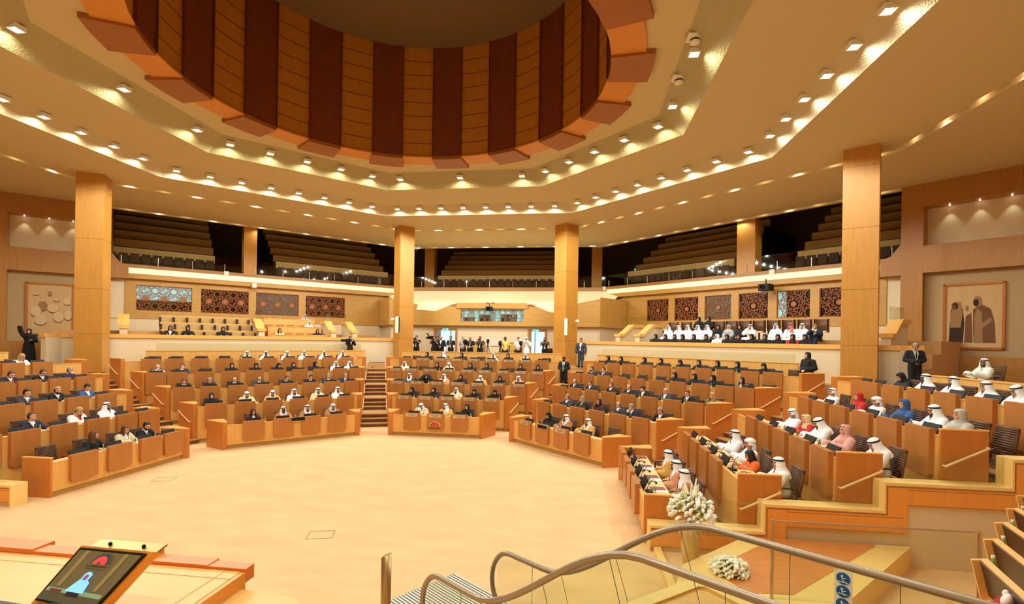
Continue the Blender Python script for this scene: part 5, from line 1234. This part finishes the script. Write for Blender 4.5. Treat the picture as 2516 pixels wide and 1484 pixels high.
m = MB(); m.box(-.12, .12, -.06, .06, -.12, 0); m.obj('box', mat('tissue_red', (170, 40, 34), .4), e); m = MB(); m.ell((0, 0, .03), (.07, .035, .05), Matrix.Rotation(.4, 4, 'X')); m.ell((.03, .0, .06), (.03, .025, .03)); m.obj('tissue', mat('tissue_white', (246, 220, 210), .9), e, True)
m = MB(); m.box(8.6, 9.2, 3.6, 4.3, 1.2, 2.02); struct('floor_right_desk_shelf', m, wl)
m = MB(); m.prism([(8.3, 3.2), (13, 8.3), (14, 7.5), (9.3, 2.4)], 0, 1.2); struct('floor_right_edge_tier', m, stc)
# ------------------------------------------------------------------ pictures
fr_ = lambda side: (-1.48, .43, 3.9, 6.66)
canv = mat('canvas', (196, 160, 110), .9, var=.05, scale=(3, 3, 3)); pk = mat('paint_dark', (52, 32, 20), .9); pb = mat('paint_brown', (112, 72, 42), .9); ps = mat('paint_pale', (204, 172, 126), .9); pm = mat('paint_mid', (150, 112, 72), .9)
for side, sn in ((-1, 'left'), (1, 'right')):
    w0, w1, z0, z1 = fr_(side); k = sqrt(.5); sx = side
    def pt(w_, z, d): q = DG(side, w_, 31.6-d); return (q[0], q[1], z)
    e = empty('framed_picture', (0, 0, 0), 0, 'large framed painting of %s, %s niche' % ('several pale headcloths' if side < 0 else 'two standing robed figures', sn), 'picture', 'paintings in the side niches')
    def pbx(mb, a, b, c, d, f0, f1): mb.add([pt(w_, z, f) for f in (f0, f1) for w_, z in ((a, c), (b, c), (b, d), (a, d))], [(3, 2, 1, 0), (4, 5, 6, 7), (0, 1, 5, 4), (1, 2, 6, 5), (2, 3, 7, 6), (3, 0, 4, 7)])
    m = MB(); t_ = .09
    for a, b, c, d in ((w0, w0+t_, z0, z1), (w1-t_, w1, z0, z1), (w0, w1, z0, z0+t_), (w0, w1, z1-t_, z1)): pbx(m, a, b, c, d, 0, .08)
    m.obj('frame', gold, e); m = MB(); pbx(m, w0+.05, w1-.05, z0+.05, z1-.05, 0, .03); m.obj('canvas', canv, e)
    W_, H_ = w1-w0, z1-z0
    def poly(pts, d, m_, nm):
        mb = MB(); mb.add([pt((w0+W_*x) if side > 0 else (w1-W_*x), z0+H_*y, d) for x, y in pts], [tuple(range(len(pts)))]); mb.obj(nm, m_, e)
    el = lambda cx, cy, rx, ry, n=16, a0=0, a1=2*pi: [(cx+rx*cos(a0+(a1-a0)*i/n), cy+ry*sin(a0+(a1-a0)*i/n)) for i in range(n)]
    if side > 0:
        poly([(.10, .1), (.34, .1), (.36, .4), (.33, .62), (.2, .66), (.13, .6)], .032, pk, 'painted_robe'); poly([(.13, .33), (.3, .33), (.33, .55), (.3, .72), (.18, .72), (.12, .5)], .034, pm, 'painted_shawl'); poly(el(.2, .66, .055, .055), .036, pk, 'painted_headcloth'); poly(el(.18, .64, .035, .04), .038, pb, 'painted_face')
        poly([(.36, .1), (.5, .1), (.47, .55), (.38, .5)], .032, pb, 'painted_robe'); poly([(.52, .1), (.86, .1), (.84, .4), (.78, .6), (.62, .68), (.5, .6), (.5, .3)], .034, pb, 'painted_robe'); poly([(.53, .1), (.66, .1), (.64, .55), (.56, .62), (.52, .5)], .036, pm, 'painted_front'); poly([(.5, .28), (.62, .3), (.8, .42), (.78, .48), (.58, .36)], .038, pm, 'painted_sleeve')
        poly(el(.57, .72, .075, .08), .036, pm, 'painted_headcloth'); poly(el(.545, .70, .045, .055), .038, pk, 'painted_face'); poly(el(.4, .62, .03, .045), .036, pm, 'painted_hand')
    else:
        for i, (cx, cy, rx, ry, m_) in enumerate(((.2, .78, .07, .03, ps), (.48, .80, .045, .05, pm), (.62, .68, .07, .03, ps), (.84, .66, .08, .07, ps), (.34, .56, .1, .09, pm), (.2, .46, .11, .1, ps), (.55, .52, .12, .08, ps), (.66, .36, .11, .1, ps), (.3, .3, .13, .1, ps), (.86, .4, .09, .1, ps))):
            poly(el(cx, cy, rx, ry), .032+.001*i, m_, 'painted_headcloth'); a = [(cx+rx*cos(t_), cy-ry*.3+ry*.9*sin(t_)) for t_ in [pi+pi*j/10 for j in range(11)]]; poly(a+[(x, y+.018) for x, y in a[::-1]], .0325+.001*i, pb, 'painted_cord')
# ------------------------------------------------------------------ wall and column fittings
for x, y, z, s in ((-5.35, 29.42, 4.86, 'left'), (5.05, 29.62, 4.85, 'right')):
    m = MB(); m.box(-.1, .1, -.14, 0, -.5, .5); o = m.obj('column_speaker', wm, None, label='slim white speaker column on the %s centre column' % s, cat='speaker', group='white column speakers'); o.location = (x, y, z)
    m = MB(); m.box(.1, .13, -.1, 0, -.48, .48); m.obj('bracket', bl, o)
for x, y, z, s in ((-5.75, 29.75, 5.2, 'left'), (5.72, 29.9, 5.2, 'right')):
    m = MB(); m.ell((0, -.15, 0), (.12, .1, .09)); m.box(-.03, .03, -.1, .1, -.08, .0); o = m.obj('dome_camera', wm, None, True, label='white dome camera beside the %s centre column' % s, cat='camera', group='white dome cameras'); o.location = (x, y, z)
for side, w_, a_, z, lab in ((-1, -8.63, 31.75, 7.95, 'left balcony front'), (-1, -10.19, 31.55, 7.3, 'left balcony beam'), (1, -20.9, 31.75, 7.95, 'right balcony front near the centre'), (1, -8.74, 31.75, 7.95, 'right balcony front')):
    m = MB(); m.box(-.13, .13, -.08, .06, -.14, .14); o = m.obj('wall_speaker', wm, None, label='small square white speaker on the %s' % lab, cat='speaker', group='small square speakers'); o.location = (*DG(side, w_, a_), z); o.rotation_euler = (0, 0, -side*R(45))
def ceilcam(x, y, z, rz, lab, nm, sc=1):
    e = empty(nm, (x, y, z), rz, lab, 'projector' if nm == 'projector' else 'camera'); e.scale = (sc,)*3
    m = MB(); m.box(-.28, .28, -.3, .3, -.22, .14); m.obj('body', bl, e); m = MB(); m.lathe([(.001, 0), (.1, 0), (.1, .08), (.09, .08)], 16, (0, 0), Matrix.Translation((-.05, -.3, -.02)) @ Matrix.Rotation(R(90), 4, 'X')); m.obj('lens', bl, e); m = MB(); m.tube([(0, 0, .1), (0, 0, .45)], .03, 8); m.obj('bracket', bl, e)
ceilcam(*DG(1, -8.8, 31.2), 7.1, -R(45), 'black projector hanging under the right balcony beam', 'projector')
ceilcam(-.1, 32.3, 6.1, 0, 'black camera hanging over the centre star window', 'ceiling_camera', .75)
for x, s in ((-2.77, 'left'), (-.1, 'centre'), (2.65, 'right')):
    m = MB(); m.box(-.3, .3, -.05, .05, 0, .03); m.ell((-.2, 0, -.02), (.1, .08, .05)); m.ell((.2, 0, -.02), (.1, .08, .05)); o = m.obj('track_light', wm, None, label='short white track light at the %s of the timber canopy' % s, cat='track light', group='track lights on the canopy'); o.location = (x, 32.6, 6.56 if s == 'centre' else 6.42)
# whiteboard, low cabinets
m = MB(); m.box(-.4, .4, 0, .04, 0, .5); o = m.obj('whiteboard', mat('board_white', (226, 214, 196), .4), None, label='white board on the cream rear wall behind the cameras', cat='whiteboard'); o.location = (.27, YC-.06, 3.6)
for x, s in ((-.95, 'left'), (1.6, 'right')):
    e = empty('low_cabinet', (x, YC-.3, 2.5), 0, 'low timber cabinet by the rear wall, %s one' % s, 'cabinet', 'low cabinets by the rear wall'); m = MB(); m.box(-.45, .45, 0, .25, 0, 1.35); m.obj('carcass', wo, e); m = MB(); m.box(-.38, .38, -.02, 0, .08, 1.28); m.obj('door', mat('cabinet_door', (206, 170, 84), .5), e)
# floor boxes in the carpet
for i, (x, y) in enumerate(((-5.6, 12.3), (.6, 9.4))):
    m = MB(); [m.box(*q, 0, .004) for q in ((-.25, .25, -.2, -.19), (-.25, .25, .19, .2), (-.25, -.24, -.19, .19), (.24, .25, -.19, .19))]; o = m.obj('floor_box', mat('floor_box_edge', (160, 124, 76), .8), None, label='flush square floor box in the sand carpet, %s one' % ('far left', 'middle')[i], cat='floor box'); o.location = (x, y, .001); o.rotation_euler = (0, 0, .3)
# ------------------------------------------------------------------ standing people, cameras
def tripod(x, y, z, h, lab, cam_=True, rz=0, white=False):
    e = empty('camera_tripod' if cam_ else 'tripod', (x, y, z), rz, lab, 'tripod', 'camera tripods'); 
    for i in range(3):
        a = 2*pi*i/3+.5; m = MB(); m.tube([(0, 0, h-.1), (.35*cos(a), .35*sin(a), .01)], .018, 6); m.obj('leg', bl, e)
    m = MB(); m.tube([(0, 0, h-.25), (0, 0, h)], .03, 8); m.box(-.07, .07, -.07, .07, h-.02, h+.05); m.obj('head', bl, e)
    if cam_:
        m = MB(); m.box(-.08, .08, -.2, .2, h+.05, h+.25); m.tube([(0, -.2, h+.15), (0, -.38, h+.15)], .06, 12); m.box(-.05, .05, -.05, .25, h+.25, h+.31); m.obj('video_camera', bl, e)
        if white: m = MB(); m.box(-.09, .09, -.12, .06, h+.26, h+.38); m.obj('lamp_head', wm, e)
YP = 31.3; CAMX = 5.68
SP = [(-4.74, 'Tk', 'sd', 'st_cam', 'left end', 'y', 'fair'), (-3.55, 'Tk', 'sd', 'st_cam', 'beside the left rear door', '', 'tan'), (-3.3, 'Sk', 'sd', 'st', 'before the left rear door', '', 'mid'), (-3.08, 'Sk', 'b', 'st_clasp', 'in the left rear door', 'b', 'tan'),
      (-2.43, 'Tk', 'sd', 'st', 'right side of left rear door', 'by', 'tan'), (-1.62, 'Tl', 'sy', 'st_clasp', 'left of the bald one', '', 'fair'), (-1.14, 'Tk', 'b', 'st_clasp', 'at the middle left, bald', 'by', 'tan'), (-.49, 'Tk', 'sd', 'st_cam', 'left of the whiteboard', 'y', 'mid'),
      (1.15, 'Tt', 'sd', 'st', 'right of the whiteboard', '', 'dark'), (2.0, 'Tw', 'sd', 'st_clasp', 'behind the white-topped camera', '', 'fair'), (2.52, 'Rw', 't', 'st_cam', 'beside the white-topped camera', '', 'tan'), (3.7, 'Tk', 'sd', 'st_cam', 'in the right rear door', 'y', 'tan')]
for x, o, h, p, lab, ex, sk in SP:
    yy = YP+(.7 if o in ('Tl', 'Tw') or (o, h) == ('Sk', 'sd') else 0); f = (yy-.0)/YP; xx = CAMX+(x-CAMX)*f
    person(xx, yy, 2.5, 0, o, h, 'standing '+desc(o, h)+', '+lab, p, 0, 8 if p == 'st_clasp' else 0, sk, ex, 1, 'camera crew at the rear wall')
    if p == 'st_cam' and o != 'Rw':
        m = MB(); m.box(-.07, .07, -.06, .04, -.05, .06); m.tube([(0, -.06, 0), (0, -.2, 0)], .04, 10); c_ = m.obj('hand_camera', bl, None, label='black camera held up by the person %s' % lab, cat='camera', group='hand-held cameras'); c_.location = (xx, yy-.34, 2.5+1.5)
tripod(.04, 31.2, 2.5, 1.3, 'tall tripod with camera in front of the whiteboard', True, .2, True); tripod(.85, 31.1, 2.5, 1.15, 'tripod with camera left of the yellow shirt'); tripod(2.2, 31.0, 2.5, 1.2, 'tripod with white-topped video camera', True, -.1, True); tripod(-1.42, 31.0, 2.5, 1.2, 'tripod with camera between the two bald and grey people')
m = MB(); m.tube([(0, .1, 0), (0, -.3, 0)], .08, 10); m.box(-.07, .07, -.1, .3, -.08, .12); m.tube([(0, -.1, .12), (-.1, -.2, .3)], .04, 8)
o = m.obj('video_camera', bl, None, label='black shoulder video camera left of the left rear door', cat='camera'); o.location = (-3.78, 31.12, 4.08); o.rotation_euler = (0, 0, -.4)
person(1.75, 31.8, 2.15, 0, 'Tk', 'sd', 'seated person in black t-shirt behind the rear barrier near the yellow shirt', 'sit', 0, 10, 'dark', '', 1, 'camera crew at the rear wall')
chair(1.75, 31.83, 2.5-.35, 0, 'brown ribbed chair under the seated person behind the rear barrier'); chair(4.1, 31.6, 2.5, .5, 'empty black-brown chair behind the rear barrier by the right centre column')
person(5.05, 26.0, 1.5, R(-10), 'Skwk', 'sd', 'standing guard in black suit and tie on the stairs right of the centre block', 'st_clasp', 0, 0, 'dark', 'by', .98, 'guards on the stairs')
person(5.95, 28.6, 2.5, R(-15), 'Sgw', 'sd', 'standing guard in grey suit beside the right centre column', 'st', 0, 0, 'tan', 'y', .98, 'guards on the stairs')
person(14.5, 20.2, 2.0, R(-60), 'Rk', 'hk', 'standing person in long black robe beside the right end handrail', 'st_clasp', -20, 0, 'fair', '', 1)
person(16.8, 17.9, 2.5, R(-15), 'Sklk', 'sy', 'person in black suit with camera walking past the right outer column', 'st_clasp', 0, 18, 'tan', 'yx', .95)
m = MB(); m.box(-.07, .07, -.05, .04, -.05, .05); m.tube([(0, -.05, 0), (0, -.14, 0)], .04, 10); o = m.obj('hand_camera', bl, None, label='black camera in the hands of the walking person at right', cat='camera', group='hand-held cameras'); o.location = (16.72, 17.6, 3.5)
person(-21.15, 21.04, 2.5, R(35), 'Rk', 'hk', 'person in black robe raising one arm below the left painting', 'st_point', 0, -5, 'fair', '', 1.0)
tripod(-19.75, 21.0, 2.5, 1.35, 'black tripod beside the person raising an arm at left', False)
x, y = P(45, 5.35, 16.35); person(x, y, 2.5, R(50), 'Skw', 'sd', 'camera operator in black suit behind the left diagonal barrier', 'st_cam', 30, 0, 'fair', '', .93)
m = MB(); m.tube([(0, .1, 0), (0, -.35, 0)], .08, 10); m.box(-.06, .06, -.05, .25, -.08, .1); o = m.obj('video_camera', bl, None, label='black video camera held by the operator behind the left diagonal barrier', cat='camera'); o.location = (x+.0, y-.4, 3.85); o.rotation_euler = (0, 0, R(-60))
# man seated behind the right barrier
qx, qy = 17.0, 15.4; person(qx, qy, 2.5, R(-90), 'Rw', 'gw', 'person in white robe and headcloth seated behind the right barrier glass', 'sit', 35, 0, 'mid', 'bx', .95); chair(qx+.03, qy, 2.5, R(-90), 'brown ribbed chair behind the right barrier glass')
